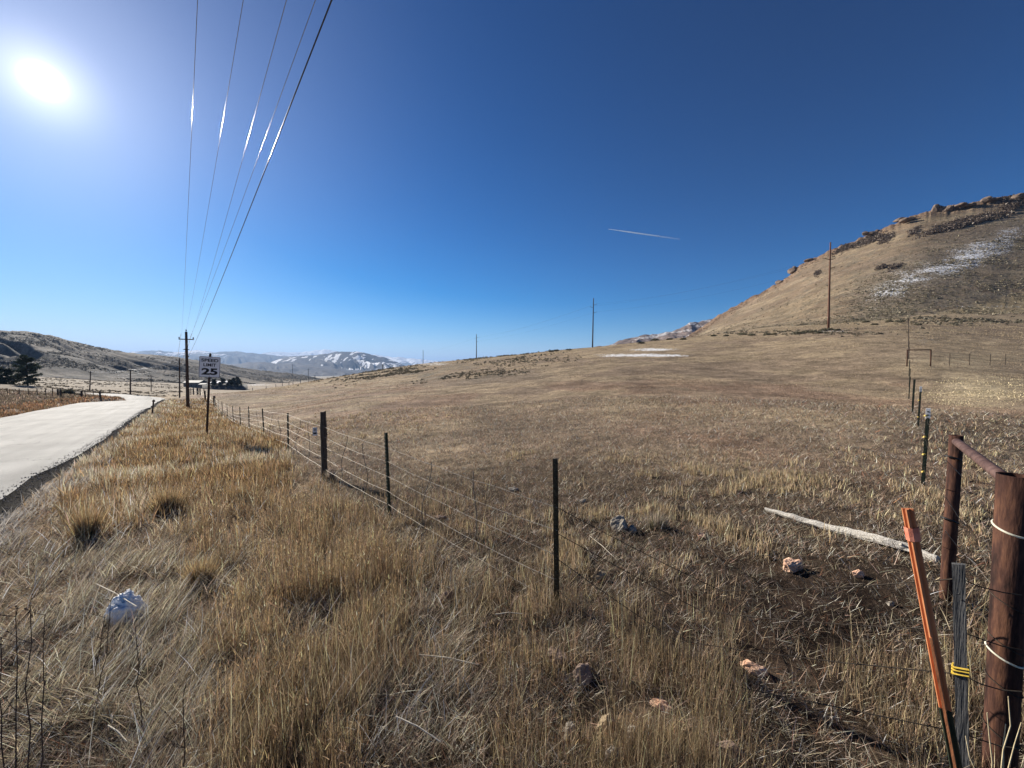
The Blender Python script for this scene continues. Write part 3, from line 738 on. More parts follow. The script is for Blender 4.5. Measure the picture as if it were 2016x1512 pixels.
# ------------------------------------------------------------------ speed limit sign
sb = P(406.6, 864, 14.3); sb[2] = gz(sb[0], sb[1])
stp = P(414, 697, 14.3)
SG = thing('speed_limit_sign', 'white speed limit 25 sign on a slightly leaning brown steel post', 'road sign', sb)
axis = Vector(stp-sb).normalized()
nrm = Vector((-sb[0], -sb[1], 0)).normalized(); nrm = (nrm - axis*nrm.dot(axis)).normalized()
rt_ = axis.cross(nrm); rt_.normalize()          # to the viewer's right?
if rt_.dot(Vector((1,0,0))) < 0: rt_ = -rt_
MR = Matrix((rt_, -nrm, axis)).transposed()       # local x right, y away, z up
mb = MB()
U = [(-.035,-.012),(-.018,-.012),(-.014,.018),(.014,.018),(.018,-.012),(.035,-.012),(.035,-.004),(.022,-.004),(.018,.026),(-.018,.026),(-.022,-.004),(-.035,-.004)]
L = (Vector(stp)-Vector(sb)).length
vs = [MR@Vector((x, y, z)) for z in (-.3, L) for x, y in U]
nU = len(U); fs = [(i, (i+1)%nU, nU+(i+1)%nU, nU+i) for i in range(nU)] + [tuple(range(nU))[::-1], tuple(range(nU, 2*nU))]
M_signpost = noise_mat('sign_post_brown', (.06,.035,.028), (.10,.06,.045), 30, .6, .2, .1)
mb.add(vs, fs).build('post', M_signpost, SG)
ctr = Vector(stp)-Vector(sb)-axis*.10 - axis*.38
def rrect(w, h, r, n=6):
    P_ = []
    for cx, cy, a0_ in ((w/2-r, h/2-r, 0), (-w/2+r, h/2-r, 90), (-w/2+r, -h/2+r, 180), (w/2-r, -h/2+r, 270)):
        for k in range(n+1):
            a = math.radians(a0_+90*k/n); P_.append((cx+r*math.cos(a), cy+r*math.sin(a)))
    return P_
SW, SH = .62, .765
def plate(name, outl, y0, y1, mat, par):
    nn = len(outl)
    vs = [ctr + MR@Vector((x, y, z)) for y in (y0, y1) for x, z in outl]
    fs = [(i, (i+1)%nn, nn+(i+1)%nn, nn+i) for i in range(nn)] + [tuple(range(nn)), tuple(range(nn, 2*nn))[::-1]]
    return MB().add(vs, fs).build(name, mat, par)
PL = plate('sign_plate', rrect(SW, SH, .045), -.020, -.0165, M_signface, SG)
# black border: a thin ring
o_, i_ = rrect(SW-.012, SH-.012, .04), rrect(SW-.034, SH-.034, .03)
vs = [ctr + MR@Vector((x, -.0225, z)) for x, z in o_] + [ctr + MR@Vector((x, -.0225, z)) for x, z in i_]
vs += [ctr + MR@Vector((x, -.0202, z)) for x, z in o_] + [ctr + MR@Vector((x, -.0202, z)) for x, z in i_]
nn = len(o_); fs = []
for k in range(nn):
    k2 = (k+1)%nn; fs += [(k, k2, nn+k2, nn+k), (k, 2*nn+k, 2*nn+k2, k2), (nn+k, nn+k2, 3*nn+k2, 3*nn+k)]
MB().add(vs, fs).build('border', M_black, PL)
def word(text, size, zc, width, name, parent, M=MR, org=None, mat=M_black, depth=.0015, yoff=-.0225, bold=.0):
    cu_ = bpy.data.curves.new('text', 'FONT'); cu_.body = text; cu_.size = size; cu_.align_x = 'CENTER'; cu_.align_y = 'CENTER'; cu_.extrude = depth; cu_.offset = bold
    to = bpy.data.objects.new('text', cu_); C.objects.link(to)
    dg = bpy.context.evaluated_depsgraph_get(); me = bpy.data.meshes.new_from_object(to.evaluated_get(dg))
    bpy.data.objects.remove(to)
    co = np.array([v.co[:] for v in me.vertices]); co[:,0] -= (co[:,0].max()+co[:,0].min())/2; co[:,1] -= (co[:,1].max()+co[:,1].min())/2
    sx = width/(co[:,0].max()-co[:,0].min()); sy = size/(co[:,1].max()-co[:,1].min())
    for v, c_ in zip(me.vertices, co):
        v.co = (org if org is not None else ctr) + M@Vector((c_[0]*sx, yoff-c_[2], c_[1]*sy+zc))
    me.materials.clear(); me.materials.append(mat)
    return link(bpy.data.objects.new(name, me), parent)
word('SPEED', .115, .245, .50, 'lettering', PL, bold=.003)
word('LIMIT', .115, .075, .37, 'lettering', PL, bold=.003)
word('25', .25, -.17, .47, 'lettering', PL, bold=.010)
for zc in (.33, -.335):
    c_ = ctr + MR@Vector((0, -.024, zc)); MB().tube([c_, c_-nrm*-.008], .011, 8).build('bolt', M_steel_dk, PL)
# little cap lump on the post top
c_ = Vector(stp)-Vector(sb); MB().box(c_, (.06,.05,.06), .3, taper=.6).build('post_cap', M_steel_dk, SG)

# ------------------------------------------------------------------ fence parts
def tpost(root, off, x, y, h, name='post', mat=M_green_post, az=0, tip=False, studs=True, lean=(0,0), w=.035, z=None):
    z = gz(x, y) if z is None else z; mb = MB()
    R = Matrix.Rotation(az, 3, 'Z')
    sh = [(-w/2,0),(-w/2,-.006),(w/2,-.006),(w/2,0),(.004,0),(.004,.035),(-.004,.035),(-.004,0)]
    nS = len(sh)
    def ring(zz): return [R@Vector((a, b, 0))+Vector((x+lean[0]*zz/h, y+lean[1]*zz/h, z+zz)) for a, b in sh]
    zs = [-.35, h]
    vs = ring(zs[0])+ring(zs[1]); fs = [(i,(i+1)%nS,nS+(i+1)%nS,nS+i) for i in range(nS)]+[tuple(range(nS))[::-1], tuple(range(nS,2*nS))]
    mb.add(vs, fs)
    if studs:
        zz = .12
        while zz < h-.03:
            c_ = R@Vector((0,-.011,0))+Vector((x+lean[0]*zz/h, y+lean[1]*zz/h, z+zz))
            mb.box(c_, (w*.55,.012,.018), az, taper=.8); zz += .053
    p = mb.build(name, mat, root, off)
    if tip:
        MB().box(R@Vector((0,.014,0))+Vector((x+lean[0], y+lean[1], z+h-.07)), (w*1.15,.055,.16), az).build('white_tip', M_white, p, off)
    return np.array([x, y, z])
def wpost(root, off, x, y, h, r, mat, name='wooden_post', lean=(0,0), n=9, sd=1):
    z = gz(x, y); R_ = random.Random(sd); mb = MB(); ts = np.linspace(-.3/h, 1, 12)
    ang = [1+R_.uniform(-.12,.12) for _ in range(n)]
    rings = []
    for t in ts:
        rr = r*(1+R_.uniform(-.1,.12))
        rings += [(x+lean[0]*t+rr*ang[k]*math.cos(2*math.pi*k/n), y+lean[1]*t+rr*ang[k]*math.sin(2*math.pi*k/n), z+t*h+(R_.uniform(-.015,.015) if t == 1 else 0)) for k in range(n)]
    fs = [(i*n+k, i*n+(k+1)%n, (i+1)*n+(k+1)%n, (i+1)*n+k) for i in range(len(ts)-1) for k in range(n)] + [tuple((len(ts)-1)*n+k for k in range(n))]
    mb.add(rings, fs)
    if sd == 1:
        for zz, a in ((.9,.5),(.35,2.2),(1.1,2.6)): mb.tube([(x, y, z+zz*h/1.4), (x+.085*math.cos(a), y+.085*math.sin(a)*.4, z+zz*h/1.4+.03)], [.035,.015], 6)
    return mb.build(name, mat, root, off, False)
def strand(root, off, pts, mat, r=.0032, sag=.03, barbs=0, seed=0, name='wire_strand'):
    """one barbed strand over its posts: sags a little, wobbles, carries barbs on the near spans"""
    R_ = random.Random(seed); path = []
    for i in range(len(pts)-1):
        p, q = np.array(pts[i]), np.array(pts[i+1]); L_ = np.linalg.norm(q-p); nn = max(3, min(14, int(L_/.35)))
        for k in range(nn):
            t = k/nn; path.append(p*(1-t)+q*t+np.array([R_.uniform(-.006,.006), R_.uniform(-.006,.006), -4*sag*t*(1-t)+R_.uniform(-.006,.006)]))
    path.append(np.array(pts[-1]))
    mb = MB(); mb.tube(path, r, 5)
    for i in range(len(path)-1):
        p, q = path[i], path[i+1]
        if np.hypot(p[0], p[1]) < barbs:
            L_ = np.linalg.norm(q-p)
            for k in range(int(L_/.13)):
                c_ = p+(q-p)*((k+.5)*.13/L_)
                for s_ in (0, 1):
                    a = R_.uniform(0, 6.28); d = np.array([math.cos(a)*.013, math.cos(a+1)*.006, math.sin(a)*.013])
                    mb.tube([c_-d, c_+d], .0016, 4)
    return mb.build(name, mat, root, off)
def stay(root, off, p, q, h0, h1, bend, mat):
    a = np.array(p)+[0,0,h0]; b = np.array(q)+[0,0,h1]; pts = []
    for t in np.linspace(0,1,9): pts.append(a*(1-t)+b*t+np.array([bend*math.sin(t*math.pi*1.6), 0, 0]))
    MB().tube(pts, .006, 5).build('wire_stay', mat, root, off)

# roadside fence
FP = [(.35,2.92,1.17),(-1.79,5.5,1.2),(-3.95,8,1.4),(-6.76,11.5,1.15),(-9.94,15.3,1.2),(-13.35,19.4,1.25),(-16.55,23.3,1.28),(-20.1,27.6,1.28),(-24.55,33,1.3),(-29.4,38.9,1.33),(-34.4,44.9,1.3),(-40,51.5,1.5)]
r0 = np.array([.35, 2.92, gz(.35, 2.92)])
RF = thing('barbed_wire_fence', 'roadside barbed wire fence on steel posts and one old wooden post, running down the verge', 'fence', r0)
HT = [.05,.22,.42,.62,.80]; HF = [.22,.45,.68,.90,1.12]
bases = []
for i_, (x, y, h) in enumerate(FP):
    z = gz(x, y)
    bases.append(np.array([x, y, z]))
    if i_ == 2: wpost(RF, r0, x, y, h, .06, M_wood_dk, sd=1)
    elif i_ == 11: wpost(RF, r0, x, y, 1.45, .13, M_wood_dk, sd=3)
    else: tpost(RF, r0, x, y, h, az=-.9+.1*i_ if i_ else -.35, studs=(i_ < 4), lean=(random.uniform(-.05,.05), 0), w=.038 if i_ else .040, mat=M_green_post if i_ else M_steel_dk)
far_f = [(-46,57.5),(-52,64),(-58.5,70.5),(-65,77),(-71,83.5)]
for j, (x, y) in enumerate(far_f):
    wpost(RF, r0, x, y, 1.3, .10, M_wood_dk, sd=20+j); bases.append(np.array([x, y, gz(x, y)]))
corner_b = np.array([2.19, 1.65, gz(2.19,1.65)])
for k in range(5):
    pts = [bases[0]+[0,-.02,HT[k]]]
    for i_, b_ in enumerate(bases[1:]):
        hh = HT[k]*.35+HF[k]*.65 if i_ == 0 else HF[k]
        pts.append(b_+[0,-.03,hh*(1 if i_ > 1 else .98)])
    strand(RF, r0, pts, M_wire, r=.0027, sag=.02+.02*(k % 2), barbs=6.5, seed=k)
for (ia, t, h0, h1, bd) in ((0,.35,.12,.92,.03),(0,.66,.05,.9,-.05),(1,.3,.1,.95,.05),(1,.62,.2,1.0,-.05),(2,.35,.15,1.05,.03),(2,.65,.1,1.05,-.06),(3,.3,.1,1.0,.05),(3,.65,.1,1.05,-.04),(4,.4,.1,1.05,.05)):
    p = bases[ia]*(1-t)+bases[ia+1]*t; stay(RF, r0, p, p+np.array([.04,0,0]), h0, h1, bd, M_wire)

# dark strands from the end steel post to the pipe corner, low and slack
DF = thing('barbed_wire', 'four slack dark barbed wires low between the rusty corner pipe and end post', 'barbed wire', corner_b)
st_p = P(1889, 1300, 1.60); 
for k, (hs, hc, v1, v2) in enumerate(((.80,.86,1140,1172),(.60,.62,1240,1280),(.40,.42,1327,1362),(.16,.15,1440,1475))):
    a_ = bases[0]+np.array([0,-.02,hs]); m_ = P(1889, v1, 1.66); c_ = P(2012, v2, 1.585)
    l_ = P([1420,1380,1330,1300][k], [1075,1165,1240,1330][k], [2.75,2.6,2.4,2.2][k])
    l_[2] = gz(l_[0], l_[1])+[.20,.13,.08,.04][k]
    strand(DF, corner_b, [a_, l_, m_, c_], M_barb_dk, r=.0026, sag=.015, barbs=9, seed=40+k)
# broken strand hanging to the grass
hp = [P(1300,1010,4.3), P(1368,1022,3.95), P(1400,1060,3.5), P(1428,1100,3.1), P(1431,1170,2.85)]
for p in hp[:2]+hp[-1:]: p[2] = gz(p[0], p[1])+.05
hp[2][2] = gz(hp[2][0],hp[2][1])+.18; hp[3][2] = gz(hp[3][0],hp[3][1])+.2
tag(MB().tube(hp, .003, 5).build('loose_wire', M_barb_dk), 'broken loose wire curling down into the grass right of the dark steel post', 'wire')

# notice on the wooden post
wb = bases[2]; nc = wb+np.array([-.13,-.09,1.0])
nr_ = Vector((-nc[0], -nc[1], 0)).normalized(); nx_ = Vector((0,0,1)).cross(nr_); nx_.normalize()
NM = Matrix((nx_, -nr_, Vector((0,0,1)))).transposed()
NT = thing('notice_tag', 'small white notice with black marks fixed to the old wooden fence post', 'notice', nc)
MB().box((0,0,0), (.085,.004,.17), 0, m=NM).build('plate', M_white, NT)
word('8', .05, .035, .03, 'lettering', NT, M=NM, org=Vector((0,0,0)), yoff=-.004, depth=.0008)
word('BOSS', .026, -.035, .062, 'lettering', NT, M=NM, org=Vector((0,0,0)), yoff=-.004, depth=.0008) if False else MB().box(NM@Vector((0,-.0032,-.036)), (.062,.0015,.035), 0, m=NM).build('printed_block', M_black, NT)
for o in range(0): pass

# marker stake by the road
msb = place(299, 817); mst = P(302.5, 787, msb[1]*.995)
MS = thing('marker_stake', 'short leaning brown stake at the edge of the road', 'stake', msb)
MB().tube([msb-[0,0,.2], mst], [.055,.05], 6).build('stake', M_wood_dk, MS, msb)
MB().box(mst-np.array([0,0,.1]), (.12,.13,.12)).build('reflector', M_rust, MS, msb)

# cross fence climbing to the hillside
CF_h = 1.3
c0 = np.array([6.6, 6.1, gz(6.6,6.1)])
CF = thing('wire_fence', 'wire fence of steel posts with yellow insulators climbing straight up the slope', 'fence', c0)
cps = []
for i_, Y_ in enumerate([6.1, 11.4, 14.6, 17.5, 22.5, 27, 31.5]):
    X_ = .38+1.02*Y_ + (0,.1,.0,.05,-.05,0,0)[i_]
    if i_ == 0: X_ = P(1819.5, 900, 6.1)[0]
    b_ = tpost(CF, c0, X_, Y_, [1.22,1.2,1.3,1.3,1.3,1.3,1.3][i_], az=-.8, tip=i_ in (0,1), studs=i_ < 2, w=.045, mat=M_green_post, lean=(.03,0))
    cps.append(b_)
    if i_ < 2:
        for zz in (.22,.5,.78,1.12) if i_ == 0 else (.3,.8):
            MB().box(b_+np.array([-.03,-.02,zz]), (.055,.022,.022), .2, taper=.7).build('insulator', M_yellow, CF, c0)
for Y_ in (43, 50, 58, 67, 77, 88, 99):
    X_ = .4+1.02*Y_; wpost(CF, c0, X_, Y_, 1.3 if Y_ < 95 else 1.7, .06 if Y_ < 95 else .14, M_wood_dk, sd=int(Y_)); cps.append(np.array([X_, Y_, gz(X_, Y_)]))
for hh in (.3,.75,1.1):
    strand(CF, c0, [np.array([3.26,2.8,gz(3.26,2.8)])+[0,0,hh*.8]]+[b_+[0,0,hh] for b_ in cps], M_barb_dk, r=.0022, sag=.03, seed=int(hh*50))
# far pipe brace and side fence
fb = [np.array([P(u_, 700, Y_)[0], Y_, 0]) for u_, Y_ in ((1786.5,37),(1833,36.5))]
for q_ in fb: q_[2] = gz(q_[0], q_[1])
FB = thing('pipe_brace', 'distant square rust brown pipe brace in the fence up the slope', 'fence brace', fb[0])
tops = [P(1786.5, 688.5, 37), P(1833, 688, 36.5)]
for q_, t_ in zip(fb, tops): MB().tube([q_-[0,0,.3], t_], .05, 8).build('post', M_rust, FB, fb[0], True)
MB().tube([tops[0]-[0,0,.03], tops[1]-[0,0,.03]], .045, 8).build('rail', M_rust, FB, fb[0], True)
sf = [np.array([P(u_, 700, Y_)[0], Y_, 0]) for u_, Y_ in ((1870,37.2),(1909,38),(1950,38.8),(1980,39.5),(2030,40),(2090,41))]
for q_ in sf: q_[2] = gz(q_[0], q_[1])
SF = thing('wire_fence', 'faint side fence of thin posts leading right from the far pipe brace', 'fence', sf[0])
for q_ in sf: MB().tube([q_-[0,0,.2], q_+[0,0,1.15]], .03, 6).build('post', M_wood_dk, SF, sf[0])
for hh in (.5, .95): strand(SF, sf[0], [fb[1]+[0,0,hh]]+[q_+[0,0,hh] for q_ in sf], M_barb_dk, r=.006, sag=.03, seed=5)

# fence across the road, left
lf = []
for u_, vb_ in ((-60,779),(-25,779),(15,778.6),(37.7,780),(57,780.5),(74,779.5),(90,779),(103,778.6),(114,776),(119.5,776),(160,775),(168,775),(183,774),(197,774)):
    p = P(u_, vb_, 64); p[2] = gz(p[0], p[1]); lf.append(p)
LF = thing('wire_fence', 'fence of short wooden posts in the brown field beyond the road, before the pine', 'fence', lf[0])
for j, q_ in enumerate(lf):
    fat = j in (8, 9, 10, 13)
    wpost(LF, lf[0], q_[0], q_[1], 1.2 if not fat else 1.15, .05 if not fat else .13, M_wood_dk, sd=50+j, lean=(random.uniform(-.1,.1), 0))
for hh in (.35,.65,.95): strand(LF, lf[0], [q_+[0,0,hh] for q_ in lf], M_barb_dk, r=.011, sag=.03, seed=7)
# fence past the pole towards the bend (gate posts)
gf = []
for u_, vb_, Y_ in ((342,784,80),(349,786,76),(363,787,74),(373,785,74),(381,785,74),(389.5,786,72),(402,783,76),(412,781,78)):
    p = P(u_, vb_, Y_); p[2] = gz(p[0], p[1]); gf.append(p)
GF = thing('wire_fence', 'low weathered post fence at the foot of the tall utility pole', 'fence', gf[0])
for j, q_ in enumerate(gf): wpost(GF, gf[0], q_[0], q_[1], 1.3, .16 if j == 5 else .06, M_wood_dk, sd=70+j)
for hh in (.4,.8,1.15): strand(GF, gf[0], [q_+[0,0,hh] for q_ in gf], M_wood_dk, r=.02, sag=.01, seed=8)
# tiny posts down by the farm
vf = [place(u_, v_) for u_, v_ in ((500,767),(524,764),(543,762),(556,760),(568,758.5),(577,757.5),(592,755.5),(608,753.5))]
vf = []
for u_, Y_ in ((497,190),(524,240),(543,290),(556,340),(569,390),(577,430),(592,520),(608,600)):
    l_, _ = ray(u_, 760); vf.append(np.array([float(l_*Y_), Y_, gz(l_*Y_, Y_)]))
VF = thing('wire_fence', 'far fence of tiny posts below the crest of the field, near the farm', 'fence', vf[0])
for q_ in vf: MB().tube([q_-[0,0,.2], q_+[0,0,.013*q_[1]]], .0006*q_[1], 6).build('post', M_pole_grey, VF, vf[0])

# ------------------------------------------------------------------ pipe corner brace, near right
PB = thing('pipe_brace', 'near rusty steel corner pipes joined by a top rail, right edge', 'fence brace', corner_b)
ct_ = P(1990, 935, 1.65); ct_[0] = 2.18
s2 = np.array([3.24, 2.8, gz(3.24,2.8)]); s2t = P(1883, 857, 2.8)
def pipe(name, a, b, r, mat, cap=True, n=28):
    """an open steel pipe with wall thickness and a cut top"""
    a, b = Vector(a), Vector(b); d = (b-a).normalized(); x_ = d.orthogonal().normalized(); y_ = d.cross(x_)
    mb = MB(); rings = []
    for (c_, rr) in ((a, r), (a.lerp(b,.5), r), (b, r), (b, r-.006), (b-d*.12, r-.006)):
        rings += [c_+(x_*math.cos(2*math.pi*k/n)+y_*math.sin(2*math.pi*k/n))*rr for k in range(n)]
    fs = [(i*n+k, i*n+(k+1)%n, (i+1)*n+(k+1)%n, (i+1)*n+k) for i in range(4) for k in range(n)] + [tuple(4*n+k for k in range(n))]
    o = mb.add(rings, fs).build(name, mat, PB, corner_b)
    for p in o.data.polygons: p.use_smooth = p.index < 2*n
    return o
cpost = pipe('post', corner_b-[0,0,.3], ct_, .051, M_rust)
spost = pipe('post', s2-np.array([0,0,.3]), s2t, .037, M_rust)
ra, rb = ct_+(s2t-ct_)*.03-[0,0,.045], s2t-(s2t-ct_)*.02-[0,0,.045]
MB().tube([ra+(rb-ra)*t for t in np.linspace(0,1,6)], .026, 16).build('rail', M_rail, PB, corner_b, True)
def loop(c, r, h, rad, mat, tilt=(0,0), a0=0, a1=360, name='wire_loop', par=cpost, turns=1):
    pts = []
    for k in range(33*turns):
        a = math.radians(a0+(a1-a0)*k/32)
        pts.append((c[0]+(r+rad)*math.cos(a), c[1]+(r+rad)*math.sin(a), h+tilt[0]*math.cos(a)+tilt[1]*math.sin(a)+.004*k/32))
    return MB().tube(pts, rad, 7).build(name, mat, par, corner_b, True)
pz = lambda v, Y: P(1975, v, Y)[2]
cx = (corner_b[0]+ct_[0])/2; cy = 1.65
loop((cx, cy), .051, pz(1052,1.60), .0045, M_cord, (-.0,.02))
loop((cx, cy), .051, pz(1306,1.60), .004, M_cord, (-.01,.02))
for v_ in (1200, 1282, 1365, 1462): loop((cx, cy), .051, pz(v_,1.60), .0022, M_barb_dk, (-.02,.02), turns=1)
def spz(v): return P(1875, v, 2.77)[2]
for v_, rr, mt in ((905,.006,M_black),(1028,.007,M_black),(970,.002,M_rust),(1085,.002,M_rust)):
    loop((3.24, 2.8), .037, spz(v_), rr, mt, (-.02,.0), a0=150, a1=330, name='wire_tie', par=spost)
for va, vb_ in ((905,940),(978,1032),(1045,1090)):
    a_ = P(1861, va, 2.76); b_ = P(1896, vb_, 2.74)
    MB().tube([a_, b_], .0022, 5).build('wire_tie', M_wire, spost, corner_b)

# grey stave held by the wires
sx = np.array([P(1889,1300,1.60)[0], 1.60, 0]); sx[2] = gz(sx[0], sx[1])
SV = thing('fence_stave', 'grey weathered wooden stave hanging in the wires beside the rusty corner pipe', 'stave', sx)
stt = P(1887, 1110, 1.60); sbt = P(1897, 1560, 1.56)
d_ = Vector(stt-sbt).normalized(); xx = Vector((.66,-.75,0)); xx = (xx-d_*xx.dot(d_)).normalized(); yy = d_.cross(xx)
mb = MB(); rings = []
NS = 14
for i_ in range(NS):
    t = i_/(NS-1); c_ = Vector(sbt)*(1-t)+Vector(stt)*t; w_ = .0185*(1+.06*math.sin(i_*2.1)); th_ = .011
    for a_, b_ in ((-1,-1),(1,-1),(1,1),(-1,1)): rings.append(c_+xx*w_*a_+yy*th_*b_ + (d_*(.004*a_) if i_ == NS-1 else Vector()))
fs = [(i*4+k, i*4+(k+1)%4, (i+1)*4+(k+1)%4, (i+1)*4+k) for i in range(NS-1) for k in range(4)] + [(3,2,1,0), tuple((NS-1)*4+k for k in range(4))]
mb.add(rings, fs).build('stave', M_wood_grey, SV, sx)
tc_ = P(1891, 1318, 1.585)
for dz in (0, .012, -.016):
    pts = [Vector(tc_)+xx*a_*.022+yy*b_*.015+Vector((0,0,dz+a_*.006)) for a_, b_ in ((-1,-1),(1,-1),(1,1),(-1,1),(-1,-1))]
    MB().tube(pts, .0045, 6).build('yellow_tape', M_yellow, SV, sx)
for vv_, dx in ((1168,-.004),(1180,.006)):
    p = P(1889, vv_, 1.583)+np.array([dx,0,0]); MB().tube([p, p+np.array([-.002,-.006,0])], .003, 6).build('nail', M_black, SV, sx)

# leaning orange stakes
ob = P(1912, 1640, 1.42); ob[2] = gz(ob[0], ob[1])-.05; ot = P(1786, 1001, 1.50)
OS = thing('orange_stake', 'orange painted steel stake leaning left, its lower end dark green', 'stake', ob)
d_ = Vector(ot-ob).normalized(); xx = Vector((.62,-.78,0)); xx = (xx-d_*xx.dot(d_)).normalized(); yy = d_.cross(xx)
if yy.y+yy.x < 0: yy = -yy
prof = [(-.021,.0),(-.017,-.005),(-.006,-.002),(-.006,-.018),(.0,-.022),(.006,-.018),(.008,-.002),(.021,-.003),(.023,.004),(.0,.008)]
def stake_part(name, t0, t1, mat, sc=1.0):
    vs = [Vector(ob)*(1-t)+Vector(ot)*t+xx*a_*sc*.8+yy*b_*sc*.8 for t in np.linspace(t0,t1,5) for a_, b_ in prof]; n_ = len(prof)
    fs = [(i*n_+k, i*n_+(k+1)%n_, (i+1)*n_+(k+1)%n_, (i+1)*n_+k) for i in range(4) for k in range(n_)]+[tuple(range(n_)), tuple(4*n_+k for k in range(n_))[::-1]]
    return MB().add(vs, fs).build(name, mat, OS, ob)
body = stake_part('stake', .40, 1, M_orange)
stake_part('lower_stake', 0, .398, M_green_post)
vs = []
for t in (.905, .945):
    c_ = Vector(ob)*(1-t)+Vector(ot)*t
    vs += [c_+xx*a_*.92+yy*b_*.92 for a_, b_ in ((-.022,.009),(-.021,-.006),(-.007,-.021),(.007,-.021),(.023,-.006),(.024,.009))]
MB().add(vs, [(k,(k+1)%6,6+(k+1)%6,6+k) for k in range(6)]).build('pink_band', M_ribbon, OS, ob)
vs = [Vector(ob)*(1-t)+Vector(ot)*t-yy*.0196+xx*a_ for t in (.12,.62) for a_ in (-.004,.004)]+[Vector(ob)*(1-t)+Vector(ot)*t-yy*.016+xx*a_ for t in (.12,.62) for a_ in (-.004,.004)]
MB().add(vs, [(0,1,3,2),(4,6,7,5),(0,4,5,1),(2,3,7,6),(0,2,6,4),(1,5,7,3)]).build('paint_stripe', M_orange, OS, ob)

# ------------------------------------------------------------------ fallen log, snow, rocks
def blob(name, c, size, mat, seed, rot=0, rough=.22, sub=3, flat=.35, parent=None, tilt=0, facet=True):
    bm_v = []; R_ = np.random.default_rng(seed)
    import bmesh
    bm = bmesh.new(); bmesh.ops.create_icosphere(bm, subdivisions=sub, radius=1)
    co = np.array([v.co[:] for v in bm.verts])
    nrm_ = co.copy()
    cuts = R_.normal(size=(9,3)); cuts /= np.linalg.norm(cuts, axis=1)[:,None]; dd = R_.uniform(.55,.9,9)
    if facet:
        for cc, d__ in zip(cuts, dd):
            k = co@cc; over = np.clip(k-d__, 0, None); co -= cc*over[:,None]
    s1 = R_.uniform(0, 50)
    nz = (fbm(nrm_[:,0]*2+s1, nrm_[:,1]*2+nrm_[:,2]*1.7, 5, seed % 50, .65)-.5)
    co *= (1+nz*rough*2)[:,None]
    co *= np.array(size)/2
    R = np.array(Matrix.Rotation(rot, 3, 'Z')@Matrix.Rotation(tilt, 3, 'Y')); co = co@R.T
    for v, q_ in zip(bm.verts, co): v.co = q_
    me = bpy.data.meshes.new(name); bm.to_mesh(me); bm.free(); me.materials.append(mat)
    o = bpy.data.objects.new(name, me); link(o, parent); o.location = (c[0], c[1], c[2]+size[2]*(.5-flat)); return o

lp = [place(1506,1012), place(1560,1026), place(1625,1046), place(1680,1060), place(1740,1074), place(1790,1090), place(1845,1110)]
lp = [p+np.array([0,0,.045]) for p in lp]; lp[0][2] += .02
LG = thing('fallen_log', 'long bleached grey log lying on the grass near the rusty pipes', 'log', lp[3]-[0,0,.045])
R_ = random.Random(3); n_ = 12; vs = []; rr = [.018,.033,.036,.044,.040,.038,.03]
fine = []
for i_ in range(len(lp)-1):
    for k in range(4): fine.append((lp[i_]*(1-k/4)+lp[i_+1]*k/4, rr[i_]*(1-k/4)+rr[i_+1]*k/4))
fine.append((lp[-1], rr[-1]))
ax = Vector(lp[-1]-lp[0]).normalized(); sx_ = ax.cross(Vector((0,0,1))).normalized(); sz_ = sx_.cross(ax)
for i_, (c_, r_) in enumerate(fine):
    j_ = Vector((0, R_.uniform(-.01,.01), R_.uniform(-.007,.007)))
    for k in range(n_):
        a = 2*math.pi*k/n_; q = r_*(1+.16*math.sin(3*a+i_*.2)+R_.uniform(-.08,.08))
        vs.append(Vector(c_)+j_+(sx_*math.cos(a)+sz_*math.sin(a))*q)
m_ = len(fine); fs = [(i*n_+k, i*n_+(k+1)%n_, (i+1)*n_+(k+1)%n_, (i+1)*n_+k) for i in range(m_-1) for k in range(n_)]+[tuple(range(n_))[::-1], tuple((m_-1)*n_+k for k in range(n_))]
MB().add(vs, fs).build('trunk', M_log, LG, lp[3]-[0,0,.045])
for t, dr in ((3,(.03,-.04,.05)),(4.6,(-.02,-.05,.035))):
    a_ = Vector(lp[int(t)]).lerp(Vector(lp[int(t)+1]), t-int(t)); MB().tube([a_, a_+Vector(dr)], [.018,.008], 7).build('branch_stub', M_log, LG, lp[3]-[0,0,.045])

